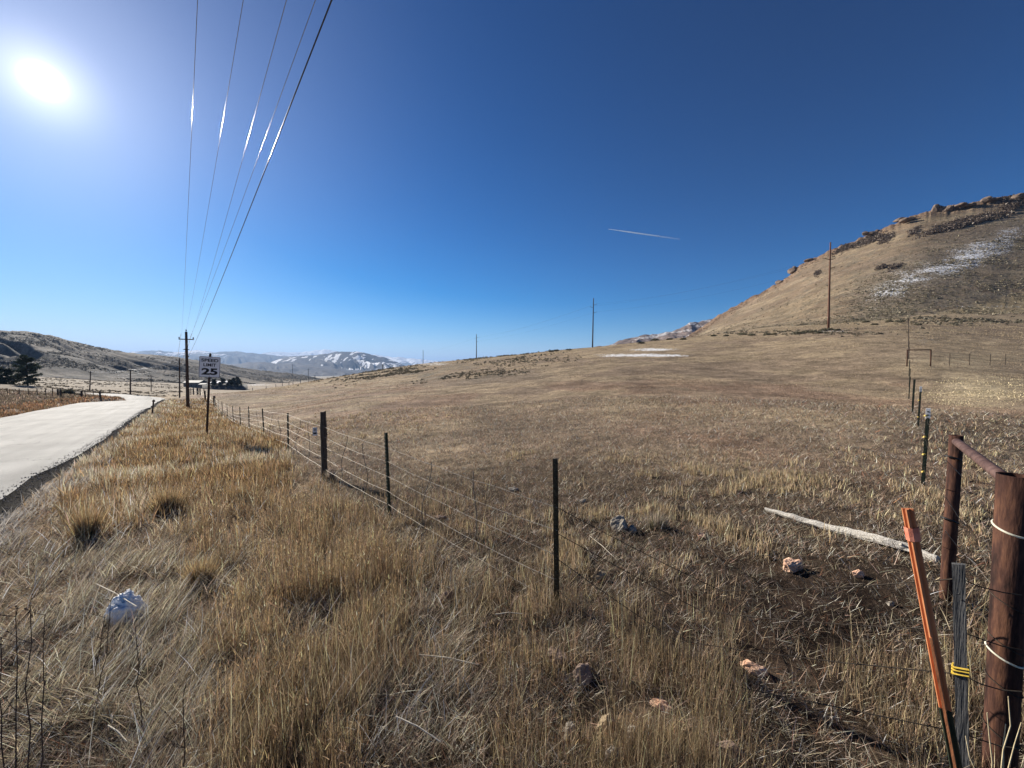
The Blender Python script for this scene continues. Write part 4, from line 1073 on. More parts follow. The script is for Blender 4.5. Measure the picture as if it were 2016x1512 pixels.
sc_ = place(247, 1232); o = blob('snow_clump', sc_+[0,0,.05], (.23,.18,.25), M_snow, 5, .4, .75, 5, .28, facet=False)
for p in o.data.polygons: p.use_smooth = True
tag(o, 'lump of white snow lying in the matted roadside grass', 'snow')
rocks = [(1557,1120,.27,.16,.14,M_rock_o,'largest orange stone, right of centre below the bleached log',.6),
 (1688,1133,.10,.07,.08,M_rock_o,'small pointed orange stone between the large orange one and the stakes',-.3),
 (1222,1038,.27,.2,.17,M_rock_w,'big pale rock standing in the grass right of the dark steel post',.2),
 (1247,1043,.10,.12,.08,M_rock_w,'small pale rock at the right foot of the big pale rock',.9),
 (1381,1056,.11,.08,.07,M_rock_o,'small orange stone right of the big pale rock',.1),
 (1180,1137,.17,.09,.09,M_rock_t,'flat tan stone near the foot of the dark steel post',.05),
 (1010,962,.22,.12,.06,M_rock_w,'flat pale stone left of the dark steel post, deep in the field',0),
 (864,1021,.22,.1,.08,M_rock_p,'pinkish stone under the wires between the two steel posts',0),
 (1338,1006,.16,.1,.12,M_rock_t,'brown stone farthest back behind the big pale rock',.3),
 (1147,985,.14,.09,.05,M_rock_w,'tiny pale stone lying just beyond the dark steel post',.3),
 (1098,1302,.19,.1,.11,M_rock_p,'long pink rock half buried in grass at the bottom centre',-.5),
 (1152,1335,.15,.12,.12,M_rock_p,'rounded reddish rock just below the long pink rock',.4),
 (1302,1392,.13,.06,.06,M_rock_o,'pink orange stone at the bottom right of centre',-.6),
 (1122,1452,.08,.09,.10,M_rock_w,'upright pale stone, leftmost of the cluster at the bottom',.1),
 (1192,1437,.14,.10,.12,M_rock_t,'broad tan rock in the middle of the cluster at the bottom',.3),
 (1246,1450,.09,.07,.07,M_rock_w,'small pale rock, rightmost of the cluster at the bottom',.2),
 (878,1180,.14,.06,.09,M_rock_p,'pale pink curved stone in the tall grass left of the dark steel post',.5),
 (1483,1318,.15,.08,.09,M_rock_o,'dull orange stone in the dark soil below the largest orange one',-.6),
 (1440,1492,.17,.1,.09,M_rock_p,'reddish grey rock on the bottom edge of the view',-.2),
 (1753,1190,.06,.04,.04,M_rock_w,'small white chip of stone left of the orange stake',0),
 (1512,1096,.08,.06,.05,M_rock_t,'small brown stone left of the largest orange one',0),
 (1205,1500,.12,.08,.09,M_rock_w,'pale stone at the very bottom below the stone cluster',.2),
 (825,1252,.07,.06,.06,M_rock_w,'small whitish stone in the brown stems left of centre bottom',.2)]
for i_, (u_, v_, a_, b_, c_, mt, lb, ro) in enumerate(rocks):
    o = blob('rock', place(u_, v_+4), (a_*.95, b_*.95, c_*1.15), mt, 30+i_, ro, .3, 4, .36 if v_ > 1200 else .22); tag(o, lb, 'rock', 'stones in the field')

# outcrops on the right hill's crest
def outcrop(u0, u1, vt, Y, lab, seed, mat=M_outcrop, h=6):
    R_ = np.random.default_rng(seed); c_ = P((u0+u1)/2, vt, Y); W_ = (u1-u0)/F*Y
    o = thing('rock_outcrop', lab, 'rock outcrop', c_-[0,0,h*.7])
    nb = 3+int(W_/7)
    for k in range(nb):
        t = (k+.5)/nb; p = P(u0+(u1-u0)*t, vt+R_.uniform(-1,2.5), Y+R_.uniform(-3,3)); sz = (W_/nb*1.5, R_.uniform(5,9), h*R_.uniform(.6,.9))
        b = blob('boulder', (0,0,0), sz, mat, seed*7+k, R_.uniform(-.3,.3), .12, 2, .35, parent=o)
        b.location = Vector(p-np.array([0,0,h*.40]))-o.location
def yr_(u): return float(np.interp(u, [1330,1424,1560,1635,1800,2016,2700], [430,400,350,325,285,262,200]))
outcrop(1838, 1880, 402, yr_(1860)-3, 'block of pale cliff rock standing highest over the skyline of the hillside', 1, h=8)
outcrop(1884, 1935, 399, yr_(1910)-3, 'reddish rock ledge just right of the block of cliff rock', 2, h=4)
outcrop(1936, 1986, 388, yr_(1960)-3, 'long dark ledge near the right end of the crest', 3, h=5)
outcrop(1554, 1584, 523, yr_(1570)-3, 'red rock step where the ridge line breaks, lower left', 4, h=9)
outcrop(1585, 1622, 507, yr_(1600)-3, 'low rock ledge just above the red rock step', 5, h=4)
outcrop(1700, 1760, 453, yr_(1730)-3, 'broken rock ledge halfway along the crest', 6, h=5)
outcrop(1765, 1830, 427, yr_(1800)-3, 'thin rock band below the block of cliff rock', 7, h=4)
outcrop(1530, 1545, 551, yr_(1538)-3, 'small jutting rock on the low end of the ridge', 8, h=5)
outcrop(2000, 2040, 379, yr_(2016)-3, 'dark rock cut off by the right edge on the crest', 9, h=5)

# ------------------------------------------------------------------ foliage builders
def quads_cloud(cen, size, R_, nper=1, flat=0):
    """leaf-sized quads with random facing at each centre"""
    n_ = len(cen); a = R_.normal(size=(n_,3)); a /= np.linalg.norm(a, axis=1)[:,None]; b = R_.normal(size=(n_,3)); b -= (a*b).sum(1)[:,None]*a; b /= np.linalg.norm(b, axis=1)[:,None]
    s = np.asarray(size).reshape(-1,1)*R_.uniform(.6,1.4,(n_,1))
    v = np.stack([cen-a*s-b*s*.35, cen+a*s*.2-b*s*.5, cen+a*s+b*s*.2, cen-a*s*.3+b*s*.5], 1).reshape(-1,3)
    return v, np.arange(n_*4).reshape(-1,4)
def leaf_obj(name, cen, size, cols, mat, parent=None, off=(0,0,0), R_=rng):
    v, q = quads_cloud(cen-np.array(off), size, R_); return mesh_np(name, v, quads=q, mat=mat, parent=parent, col=np.repeat(cols, 4, 0))
def pine(u, vt, vb_, Y, lab, wide=.5, n_=2600, dark=1.0, seed=0, bare=.12, cone=.9, lk=.022):
    R_ = np.random.default_rng(seed); b0 = P(u, vb_, Y); b0[2] = min(b0[2]+.3, gz(b0[0], b0[1])); h = P(u, vt, Y)[2]-b0[2]
    o = thing('pine_tree', lab, 'pine tree', b0)
    MB().tube([(0,0,-.3),(0,0,h*.5),(.0,0,h*.95)], [h*.028,h*.018,h*.004], 8).build('trunk', M_bark, o)
    limbs = MB(); cs = []
    nl = 46
    for k in range(nl):
        t = bare+(1-bare)*(k+R_.uniform(0,1))/nl; a = R_.uniform(0,6.283); L_ = h*wide*.5*(1-((t-bare)/(1-bare))**1.4*cone)*R_.uniform(.55,1.15)*(1 if t > .2 else .9)
        p0 = np.array([0,0,t*h]); p1 = p0+np.array([math.cos(a)*L_, math.sin(a)*L_, L_*R_.uniform(-.05,.45)])
        limbs.tube([p0, p1], [h*.006, h*.002], 4)
        m_ = int(n_/nl); f = R_.uniform(.25,1.08,(m_,1))**.8; q = p0*(1-f)+p1*f; q = q+R_.normal(size=(m_,3))*np.array([.022,.022,.016])*h*(1.0+.3*f)
        cs.append(q)
    limbs.build('limbs', M_bark, o); cs = np.concatenate(cs)
    base = np.array([.045,.06,.04])*dark; col = base*(R_.uniform(.6,1.6,(len(cs),1)))*np.array([1,1,1])
    leaf_obj('crown', cs, h*lk, col, M_leaf, o, R_=R_)
    return o
pine(54.6, 702, 759, 100, 'tall pine tree standing alone in the field on the left', .72, 7000, 1.15, 1, .08, .66, .026)
pine(5, 726, 757, 104, 'dark bushy conifer at the left edge beside the tall pine', 1.1, 5000, .7, 2, .03, .5, .034)
pine(19, 735, 757, 103, 'low dark conifer just left of the tall pine', .9, 3500, .75, 3, .03, .6, .036)
for i_, (u_, vt_, w_, lb) in enumerate([(422.5,747.3,.75,'leftmost small dark conifer behind the farm bank, by the sign post'),(437.5,745.5,.95,'round dark conifer second along the farm bank'),(452,748,.7,'smaller dark conifer third along the farm bank'),(458.5,745.5,.85,'full dark conifer fourth along the farm bank'),(467.5,743.5,.8,'tallest dark conifer at the right end of the farm bank')]):
    pine(u_, vt_-.5, 758, 318, lb, w_, 1500, .5, 10+i_, .02, .75, .055)
# shrub on the left verge
def shrub(name, lab, c, size, n_, col, leaf, seed=0, cat='shrub', group=None, stems=True):
    R_ = np.random.default_rng(seed); o = thing(name, lab, cat, c, group)
    a = R_.normal(size=(n_,3)); a /= np.linalg.norm(a, axis=1)[:,None]; rr_ = R_.uniform(.35,1,(n_,1))**.5
    lump = 1+.35*(fbm(a[:,0]*2.3+seed, a[:,1]*2.3+a[:,2]*1.9, 3, seed % 40)-.5)[:,None]*2
    q = a*rr_*lump*np.array(size)/2; q[:,2] = np.abs(q[:,2])*1.0+size[2]*.08
    cc = np.array(col)*R_.uniform(.55,1.5,(n_,1)); leaf_obj('foliage', q, leaf, cc, M_leaf, o, R_=R_)
    if stems:
        mb = MB()
        for k in range(7):
            a_ = R_.uniform(0,6.28); mb.tube([(0,0,-.05*size[2]),(math.cos(a_)*size[0]*.3, math.sin(a_)*size[1]*.3, size[2]*.6)], [size[2]*.03,size[2]*.012], 4)
        mb.build('stems', M_bark, o)
    return o
c_ = place(134, 777); shrub('sagebrush', 'large grey green bush at the end of the left field fence', c_, (2.6,2.2,1.9), 1500, (.16,.15,.10), .11, 5, 'sagebrush')
c_ = place(152, 779); shrub('sagebrush', 'low dark bush right of the large grey green bush', c_, (2.4,1.6,.8), 700, (.12,.11,.08), .1, 6, 'sagebrush')

# farm
fz = lambda x, y: gz(x, y)
def barn(u0, u1, vr, ve, vbse, Y, lab, roofmat, depth=9, wins=3):
    a = P(u0, vbse, Y); b = P(u1, vbse, Y); zb = min(gz(a[0],a[1]), gz(b[0],b[1]), a[2]); ze = P(u0, ve, Y)[2]; zr = P(u0, vr, Y)[2]
    w = b[0]-a[0]; o = thing('farm_building', lab, 'building', ((a[0]+b[0])/2, Y, zb))
    hz, hr = ze-zb, zr-zb
    MB().box((0,depth/2,hz/2), (w,depth,hz)).build('walls', M_wall, o)
    e = w/2+.5
    vs = [(-e,-.6,hz-.1),(e,-.6,hz-.1),(e,depth/2,hr),(-e,depth/2,hr),(e,depth+.6,hz-.1),(-e,depth+.6,hz-.1)]
    vs += [(x, y, z+.2) for x, y, z in vs]
    MB().add(vs, [(1,0,3,2),(2,3,5,4),(6,7,8,9),(9,8,10,11),(0,1,7,6),(4,5,11,10),(1,2,8,7),(2,4,10,8),(3,0,6,9),(5,3,9,11)]).build('roof', roofmat, o)
    for k in range(wins):
        x = -w/2+w*(k+.5)/wins; MB().box((x,-.04,hz*.5), (1.4,.08,1.1)).build('window', M_glass, o)
    MB().box((w*.3,-.05,1.1), (1.1,.1,2.2)).build('door', M_wood_dk, o)
    return o
barn(361, 392, 749.5, 753.5, 760, 345, 'long low dark roofed farm building left of the sign post', M_roof)
barn(414, 456, 750.5, 754, 759, 350, 'snow roofed farm building behind the dark conifers', M_roofw, wins=5)
barn(392, 404, 755, 757, 761, 340, 'small shed between the two farm buildings', M_roof, 5, 1)
# earth bank below the farm (near face away from sun, shade put into its colour)
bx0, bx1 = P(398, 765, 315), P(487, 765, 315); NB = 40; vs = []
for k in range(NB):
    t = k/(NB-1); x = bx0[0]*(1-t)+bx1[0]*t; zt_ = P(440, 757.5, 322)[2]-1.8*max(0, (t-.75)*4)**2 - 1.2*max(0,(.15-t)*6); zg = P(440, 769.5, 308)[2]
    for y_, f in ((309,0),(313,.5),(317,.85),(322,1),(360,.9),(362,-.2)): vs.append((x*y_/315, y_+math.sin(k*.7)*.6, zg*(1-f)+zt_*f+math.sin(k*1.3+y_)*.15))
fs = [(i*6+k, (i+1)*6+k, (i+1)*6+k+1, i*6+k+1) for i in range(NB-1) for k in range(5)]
ob_ = MB().add(vs, fs).build('earth_bank', noise_mat('shaded_bank', (.03,.032,.035), (.09,.08,.07), .8, 1, 0, .5), smooth_=True); tag(ob_, kind='structure')

# sagebrush clumps one can pick out along the foot of the hillside
sage_spots = []
for u_, v_, s_ in ((1462,660,2.2),(1480,661,1.8),(1512,660,2.2),(1525,659,1.3),(1572,658,2.4),(1586,656,2.6),(1602,655,2.2),(1612,657,1.8),(1622,652,2.4),(1634,650,2.0),(1648,651,1.6),(1690,632,1.2),(1705,635,1.6),(1722,640,1.6),(1750,634,1.8),(1770,635,2.4),(1808,640,1.6),(1345,669,1.5),(1405,662,1.3),(1430,662,1.3),(1262,673,1.8),(1290,671,2.0),(1318,669,1.6),(1095,692,1.8),(1085,693,1.4),(1120,690,1.5)):
    sage_spots.append((u_, v_, s_))
for i_, (u_, v_, s_) in enumerate(sage_spots):
    c_ = place(u_, v_)
    if c_[1] > 320: c_ = place(u_, v_+4)
    k = c_[1]/95
    shrub('sagebrush', 'grey green sagebrush clump along the foot of the slope behind the field', c_, (s_*k, s_*k*.8, .75*s_*k*.62), 260, (.13,.12,.075), .12*k, 100+i_, 'sagebrush', 'sagebrush clumps at the foot of the slope')
# ------------------------------------------------------------------ brush that nobody could count
def brush_mesh(name, X, Y, Z, S, cols, nq, mat, seed, flat=.55):
    R_ = np.random.default_rng(seed); n_ = len(X)
    a = R_.normal(size=(n_, nq, 3)); a /= np.linalg.norm(a, axis=2)[:,:,None]; a *= R_.uniform(.4,1,(n_,nq,1))
    a[:,:,2] = np.abs(a[:,:,2])*flat+.08
    cen_ = (np.stack([X,Y,Z],1)[:,None]+a*S[:,None,None]).reshape(-1,3)
    cc = np.repeat(cols, nq, 0)*R_.uniform(.6,1.5,(n_*nq,1))
    v, q = quads_cloud(cen_, np.repeat(S, nq)*.42, R_)
    o = mesh_np(name, v, quads=q, mat=mat, col=np.repeat(cc, 4, 0)); return tag(o, kind='stuff')
R_ = np.random.default_rng(77)
N = 70000
us_ = R_.uniform(1350, 2120, N); ts_ = R_.uniform(0, 1, N)**1.15
X, Y, Z = on_right(us_, ts_); U_, V_ = proj(X, Y, Z)
line = np.interp(U_, [1360,1560,1700,1850,2016], [662,645,632,575,535])
skyv = np.interp(U_, *np.array(sky_right).T)
pr = .07+.25*sst(-22, 8, V_-line)*(1-.75*sst(22,34,V_-line)) + .35*np.exp(-((V_-skyv-5)/7)**2)
uu = np.clip((U_-1660)/(1990-1660), -1, 2); pr += .5*np.exp(-((V_-(605-135*uu))/36)**2)*sst(1640,1740,U_)
pr *= .4+1.3*sst(.4,.6,fbm(X/14, Y/14, 3, 201))
k = R_.uniform(0,1,N) < pr; X, Y, Z = X[k], Y[k], Z[k]; V_, skyv = V_[k], skyv[k]
S = R_.uniform(.2,.5,len(X))*np.where(R_.uniform(0,1,len(X)) < .25, 1.7, 1)
cc = np.tile(np.array([.21,.18,.12]), (len(X),1))*R_.uniform(.7,1.3,(len(X),1)); top = np.exp(-((V_-skyv)/14)**2)[:,None]; cc = cc*(1-top)+np.array([.14,.085,.06])*top
brush_mesh('hillside_brush', X, Y, Z-.1, S, cc, 9, M_leaf, 1)
def on_grid(G_, us_, t):
    U, T, X, Y, Z = G_
    i = np.clip(np.interp(us_, U, np.arange(len(U))), 0, len(U)-1.01); j = np.minimum(np.interp(t, T, np.arange(len(T))), len(T)-1.01)
    a, b = i.astype(int), j.astype(int); fi, fj = i-a, j-b
    f = lambda g_: (g_[b,a]*(1-fi)+g_[b,a+1]*fi)*(1-fj) + (g_[b+1,a]*(1-fi)+g_[b+1,a+1]*fi)*fj
    return f(X), f(Y), f(Z)
N = 26000; X, Y, Z = on_grid(LH, R_.uniform(-120, 640, N), R_.uniform(0,1,N)**1.2)
k = R_.uniform(0,1,N) < sst(.42,.6,fbm(X/45, Y/45, 4, 206)); X, Y, Z = X[k], Y[k], Z[k]
brush_mesh('left_hill_brush', X, Y, Z-.1, R_.uniform(.6,1.9,len(X)), np.where((R_.uniform(0,1,len(X)) < .35)[:,None], np.array([.22,.20,.16]), np.array([.06,.058,.045])), 6, M_leaf, 12)
# dark oak-brush thickets high on the hill
XX=[];YY=[];ZZ=[];SS=[]
for (u_, t_, w_, h_) in ((1700,.93,26,.02),(1722,.90,20,.02),(1745,.86,14,.02),(1800,.83,10,.015),(1880,.80,60,.012),(1930,.82,50,.012),(1610,.75,6,.02),(1662,.94,20,.02),(1995,.93,25,.03),(1900,.84,50,.01),(1738,.55,8,.01),(1765,.52,10,.012)):
    m_ = int(w_*11); uu_ = R_.normal(u_, w_*.5, m_); tt_ = t_+R_.normal(0, h_, m_)+ (uu_-u_)*.0004
    a_, b_, c_ = on_right(uu_, np.clip(tt_,0,.99)); XX.append(a_); YY.append(b_); ZZ.append(c_); SS.append(R_.uniform(.7,1.5,m_))
XX,YY,ZZ,SS = map(np.concatenate, (XX,YY,ZZ,SS))
brush_mesh('hillside_thicket', XX, YY, ZZ, SS, np.tile(np.array([.13,.10,.08]), (len(XX),1)), 9, M_leaf, 2, .9)
# sagebrush on the field crest and on the slope at the right
N = 60000; th = R_.uniform(math.radians(-40), math.radians(58), N); r = np.exp(R_.uniform(math.log(60), math.log(420), N))
X, Y = r*np.sin(th), r*np.cos(th); Z = zt(X, Y); U_, V_ = proj(X, Y, Z)
pr = .7*gs(U_,V_,820,738,170,12) + .35*gs(U_,V_,1000,708,90,10) + .8*gs(U_,V_,1920,632,140,7) + .4*gs(U_,V_,1620,656,150,4) + .35*gs(U_,V_,1900,610,160,12)
pr *= sst(.45,.6,fbm(X/9, Y/16, 3, 211))
k = R_.uniform(0,1,N) < pr
brush_mesh('sagebrush_patch', X[k], Y[k], Z[k], R_.uniform(.18,.6,k.sum())*np.clip(r[k]/120,.7,1.6), np.tile(np.array([.13,.115,.08]), (k.sum(),1)), 9, M_leaf, 3)
# left side: scrub in the valley and along the verge across the road
N = 30000; th = R_.uniform(math.radians(-60), math.radians(-32), N); r = np.exp(R_.uniform(math.log(45), math.log(500), N))
X, Y = r*np.sin(th), r*np.cos(th); Z = zt(X, Y); U_, V_ = proj(X, Y, Z); d_, _ = road_near(X, Y)
pr = .5*sst(.5,.65,fbm(X/12, Y/12, 3, 221))*(d_ > 6)*(fence_w(X,Y) > 8)
k = R_.uniform(0,1,N) < pr
brush_mesh('valley_scrub', X[k], Y[k], Z[k], R_.uniform(.15,.45,k.sum())*np.clip(r[k]/110,.6,2.2), np.tile(np.array([.15,.125,.085]), (k.sum(),1)), 7, M_leaf, 4)

# ------------------------------------------------------------------ grass blades
def blades(name, x, y, z, L, lean, laz, w, col, mat=M_grass, tipcol=None, face=None, seed=0, curve=.35):
    R_ = np.random.default_rng(seed); n_ = len(x)
    fa = R_.uniform(0, math.pi, n_) if face is None else face
    wx, wy = np.cos(fa)*w/2, np.sin(fa)*w/2
    lx, ly = np.cos(laz), np.sin(laz)
    def pt(t):
        hb = L*lean*(t*(1-curve)+curve*t*t); hz = L*np.sqrt(np.clip(1-lean**2, .02, 1))*t
        return np.stack([x+lx*hb, y+ly*hb, z+hz-.01], 1)
    wv = np.stack([wx, wy, np.zeros(n_)], 1)
    p0, p1, p2 = pt(0.), pt(.55), pt(1.)
    v = np.stack([p0-wv, p0+wv, p1+wv*.8, p1-wv*.8, p2], 1).reshape(-1, 3)
    b = np.arange(n_)*5
    q = np.stack([b, b+1, b+2, b+3], 1); t = np.stack([b+3, b+2, b+4], 1)
    c = np.repeat(col, 5, 0)
    o = mesh_np(name, v, quads=q, tris=t, mat=mat, col=c); return tag(o, kind='stuff')
def scatter(N, r0, r1, a0=-59, a1=59, seed=0, p=1.0):
    R_ = np.random.default_rng(seed)
    th = np.radians(R_.uniform(a0, a1, N)); t = R_.uniform(0,1,N)**p; r = r0*(r1/r0)**t
    X, Y = r*np.sin(th), r*np.cos(th); return X, Y, r, R_
def finish(X, Y, r, keep):
    X, Y, r = X[keep], Y[keep], r[keep]; return X, Y, r
def offroad(X, Y, m=.15):
    d, _ = road_near(X, Y); return d > RW/2+m
def vary(base, n_, R_, s=.28, hue=.08):
    return np.clip(np.array(base)*np.exp(R_.normal(-.5*s*s, s*1.15, (n_,1)))*R_.uniform(1-hue, 1+hue, (n_,3)), 0, .8)

golden = (.42,.295,.16); strawc = (.62,.52,.37); brownc = (.28,.205,.13); tanc = (.47,.365,.225); greyc = (.36,.295,.21)
def wgold(u, v, x, y):
    """where the tall golden stems stand, 0..1"""
    w = fence_w(x, y)
    g_ = sst(-.1,.5,w)*(1-sst(4.3,5.2,w))
    nearz = gs(u,v,560,1230,170,330) + gs(u,v,420,1020,150,120) + gs(u,v,480,900,160,80)+gs(u,v,340,870,120,50)+gs(u,v,180,1010,60,50)*.8+gs(u,v,120,960,60,30)*.4+gs(u,v,700,1120,90,80)*.7 + gs(u,v,380,830,110,40)
    pale = gs(u,v,290,905,80,38)*.9 + gs(u,v,180,1300,230,190)*1.1 + gs(u,v,300,1120,140,50)*.8 + gs(u,v,160,920,70,25) + gs(u,v,420,862,90,12)*.5
    return np.clip(nearz+.18-pale*.8, 0, 1)*g_, np.clip(pale, 0, 1)*sst(-.1,.5,w)

# 1. tall golden stems of the verge
X, Y, r, R_ = scatter(420000, 1.25, 60, -56, 10, 1)
Z = zt(X, Y, False); U_, V_ = proj(X, Y, Z)
G_, Pw = wgold(U_, V_, X, Y)
cl = fbm(X/.45, Y/.45, 3, 301); cl2 = fbm(X/1.6, Y/1.6, 3, 302)
keep = (R_.uniform(0,1,len(X)) < G_*sst(.34,.60,cl)*(.25+.9*cl2)*.8*sst(.33,.5,fbm(X/.16, Y/.16, 2, 333))) & offroad(X, Y, .2)
cl = cl[keep]; G_ = G_[keep]; cl2 = cl2[keep]
X, Y, r = finish(X, Y, r, keep); n_ = len(X); Z = zt(X, Y)
L = R_.uniform(.12,.40,n_)*(.5+.8*cl)*(.6+.4*G_)*(1+.25*(cl2-.5)); L *= np.where(r < 2.2, .75, 1)
col = vary(golden, n_, R_, .5); mixk = R_.uniform(0,1,(n_,1)) < .5; col = np.where(mixk, vary(brownc, n_, R_, .35), col)
blades('tall_golden_grass', X, Y, Z, L, np.clip(np.abs(R_.normal(.12,.2,n_)),0,.9), R_.uniform(0,6.28,n_), .0008+.00075*r, col, seed=1)
def heads(name, X, Y, Z, L, r, col, R_, rmax=7.5, p=.5):
    k = (r < rmax) & (R_.uniform(0,1,len(X)) < p) & (L > .12); X, Y, Z, L, r, col = X[k], Y[k], Z[k], L[k], r[k], col[k]; n_ = len(X)
    blades(name, X, Y, Z+L*.86, R_.uniform(.02,.05,n_), R_.uniform(.1,.8,n_), R_.uniform(0,6.28,n_), .0018+.0010*r, np.clip(col*1.2,0,.7), seed=9)
lz_ = Z
heads('grass_seed_heads', X, Y, Z, L, r, col, R_)
# bunches of taller grass with dark bases that stand out of the verge
for i_, (u_, v_, h_, w_, nn, lb) in enumerate([(172,1062,.46,.20,1500,'tall golden bunch grass with a dark base, nearest the road edge'),
        (330,1010,.40,.30,1800,'wide golden bunch grass with a dark base right of the one by the road'),
        (468,988,.30,.20,900,'low tawny bunch grass in the middle of the verge'),
        (395,1150,.30,.20,1000,'brown bunch grass just above the snow lump'),
        (650,948,.28,.14,600,'dark tuft at the foot of the old wooden fence post'),
        (1290,1040,.24,.24,700,'grey dry shrubby tuft before the big pale rock')]):
    c_ = place(u_, v_); x_ = R_.normal(0, w_*.5, nn); y_ = R_.normal(0, w_*.4, nn); az_ = np.arctan2(y_, x_)+R_.normal(0,.5,nn); ln_ = np.clip(np.hypot(x_, y_)/w_*.35+np.abs(R_.normal(0,.1,nn)),0,.8)
    rr_ = float(np.hypot(c_[0], c_[1])); cl_ = np.where((R_.uniform(0,1,nn) < .4)[:,None], vary((.14,.12,.07), nn, R_, .4), vary(golden if i_ < 4 else (.3,.25,.19), nn, R_, .4))
    Ls = h_*R_.uniform(.3,1.1,nn)*np.where(cl_[:,0] < .2, .5, 1)
    o = blades('grass_tussock', x_*.45, y_*.45, zt(c_[0]+x_*.45, c_[1]+y_*.45)-c_[2], Ls, ln_, az_, .0008+.00075*rr_, cl_, seed=i_)
    o.location = c_; del o['kind']; tag(o, lb, 'tall grass', 'bunches of tall grass')
# 2. matted pale straw, swept over to the right
X, Y, r, R_ = scatter(260000, 1.1, 45, -57, -5, 2)
Z = zt(X, Y, False); U_, V_ = proj(X, Y, Z)
G_, Pw = wgold(U_, V_, X, Y); edge = (1-sst(0,1.2,np.abs(fence_w(X,Y)-4.6)))*.9
keep = (R_.uniform(0,1,len(X)) < np.clip(Pw+edge+.12*(fence_w(X,Y)>0),0,1)*sst(.38,.58,fbm(X/.22,Y/.22,3,303))) & offroad(X, Y, .15)
X, Y, r = finish(X, Y, r, keep); n_ = len(X); Z = zt(X, Y)
hsw = fbm(X/.5, Y/.5, 3, 304)
col = vary(strawc, n_, R_, .55); col = np.where(R_.uniform(0,1,(n_,1)) < .35, vary(greyc, n_, R_, .5), col); frost = (sst(3.5,4.3,fence_w(X,Y)) > R_.uniform(.2,1,n_)); col[frost] = np.array([.62,.58,.52])*R_.uniform(.6,1.2,(frost.sum(),1))
blades('matted_straw', X, Y, Z+R_.uniform(0,.10,n_)*hsw, R_.uniform(.06,.30,n_)*np.where(r<2,.7,1), R_.uniform(.5,.98,n_), R_.normal(.75,1.1,n_)+(hsw-.5)*6, .0008+.00075*r, col, seed=2)
# 3. thinner brown stems right of the verge, round the camera
X, Y, r, R_ = scatter(420000, 1.15, 14, -40, 58, 3)
Z = zt(X, Y, False); U_, V_ = proj(X, Y, Z)
front = sst(1080,1230,V_+ .12*(U_-900)*(U_<1100) + (-60)*(U_>1500)) + .8*gs(U_,V_,780,1050,160,90)
bare = gs(U_,V_,1610,1210,250,135)
cl = fbm(X/.28, Y/.28, 3, 305); cl2 = fbm(X/1.1, Y/1.1, 3, 306)
dens = np.clip(front,0,1)*sst(.36,.58,cl)*(.15+.85*sst(.35,.65,cl2))*np.clip(1-1.25*bare,0,1)*.75*(1-.5*sst(.3,1,Pw if False else 0))
keep = (R_.uniform(0,1,len(X)) < dens) & (fence_w(X,Y) < 3)
cl = cl[keep]; X, Y, r = finish(X, Y, r, keep); n_ = len(X); Z = zt(X, Y)
L = R_.uniform(.05,.22,n_)*(.5+.9*cl)*np.where(r < 2, .8, 1)
tall = R_.uniform(0,1,n_) < .035; L = np.where(tall, L*2.2, L)
col = vary(brownc, n_, R_, .4); col = np.where(tall[:,None] | (R_.uniform(0,1,(n_,1)) < .15), vary((.50,.40,.23), n_, R_, .3), col)
blades('brown_stems', X, Y, Z, L, np.clip(np.abs(R_.normal(.15,.28,n_)),0,.95), R_.uniform(0,6.28,n_), .0008+.00075*r, col, seed=3)
# 4. litter: short lying bits everywhere near
X, Y, r, R_ = scatter(420000, 1.1, 26, -58, 58, 4)
Z = zt(X, Y, False); U_, V_ = proj(X, Y, Z)
cl = fbm(X/.22, Y/.22, 3, 307)
keep = (R_.uniform(0,1,len(X)) < (.2+.6*sst(.35,.6,cl))*(1-.5*gs(U_,V_,1600,1230,200,110))) & offroad(X, Y, .25)
cl = cl[keep]; U_ = U_[keep]; V_ = V_[keep]; X, Y, r = finish(X, Y, r, keep); n_ = len(X); Z = zt(X, Y)
col = vary((.30,.235,.165), n_, R_, .5, .1); m_ = R_.uniform(0,1,(n_,1)); col = np.where(m_ < .22, vary((.50,.45,.37), n_, R_, .3), col); col = np.where(m_ > .88, vary((.24,.12,.07), n_, R_, .3), col)
dk = (gs(U_,V_,1560,1200,260,120) > .5) & (R_.uniform(0,1,n_) < .6); col[dk] *= .45
blades('grass_litter', X, Y, Z+R_.uniform(0,.035,n_), R_.uniform(.02,.11,n_)*(1+.05*r), R_.uniform(.6,.99,n_), R_.uniform(0,6.28,n_), .0009+.0008*r, col, seed=4, curve=.15)
# 5. grazed field turf: short tufts all over the field, to the crest
Nt = 190000
X, Y, r, R_ = scatter(Nt, 3.2, 190, -50, 58, 5, .9)
Z = zt(X, Y, False); U_, V_ = proj(X, Y, Z)
cl = fbm(X/2.5, Y/2.5, 3, 308); c3 = fbm(X/14, Y/22, 3, 309)
keep = (R_.uniform(0,1,len(X)) < (.35+.65*sst(.38,.6,cl))*np.clip(1-1.2*gs(U_,V_,1610,1210,250,135),0,1)) & (fence_w(X,Y) < .2)
X, Y, r, cl, c3, U_, V_ = X[keep], Y[keep], r[keep], cl[keep], c3[keep], U_[keep], V_[keep]
nb = 4; n_ = len(X)*nb
base = np.where((c3 > .52)[:,None], np.array([.34,.265,.17]), np.array([.26,.195,.135]))
base = np.where((fbm(X/5, Y/7, 4, 31)+R_.normal(0,.05,len(X)) > .58)[:,None] & (V_ > 745)[:,None], np.array([.30,.20,.135]), base)
fb_ = sst(40,120,r)[:,None]; base = base*(1-fb_*.6)+np.array([.42,.33,.20])*fb_*.6
pale_ = (gs(U_,V_,1930,770,130,32) > .4); base[pale_] = [.58,.48,.30]
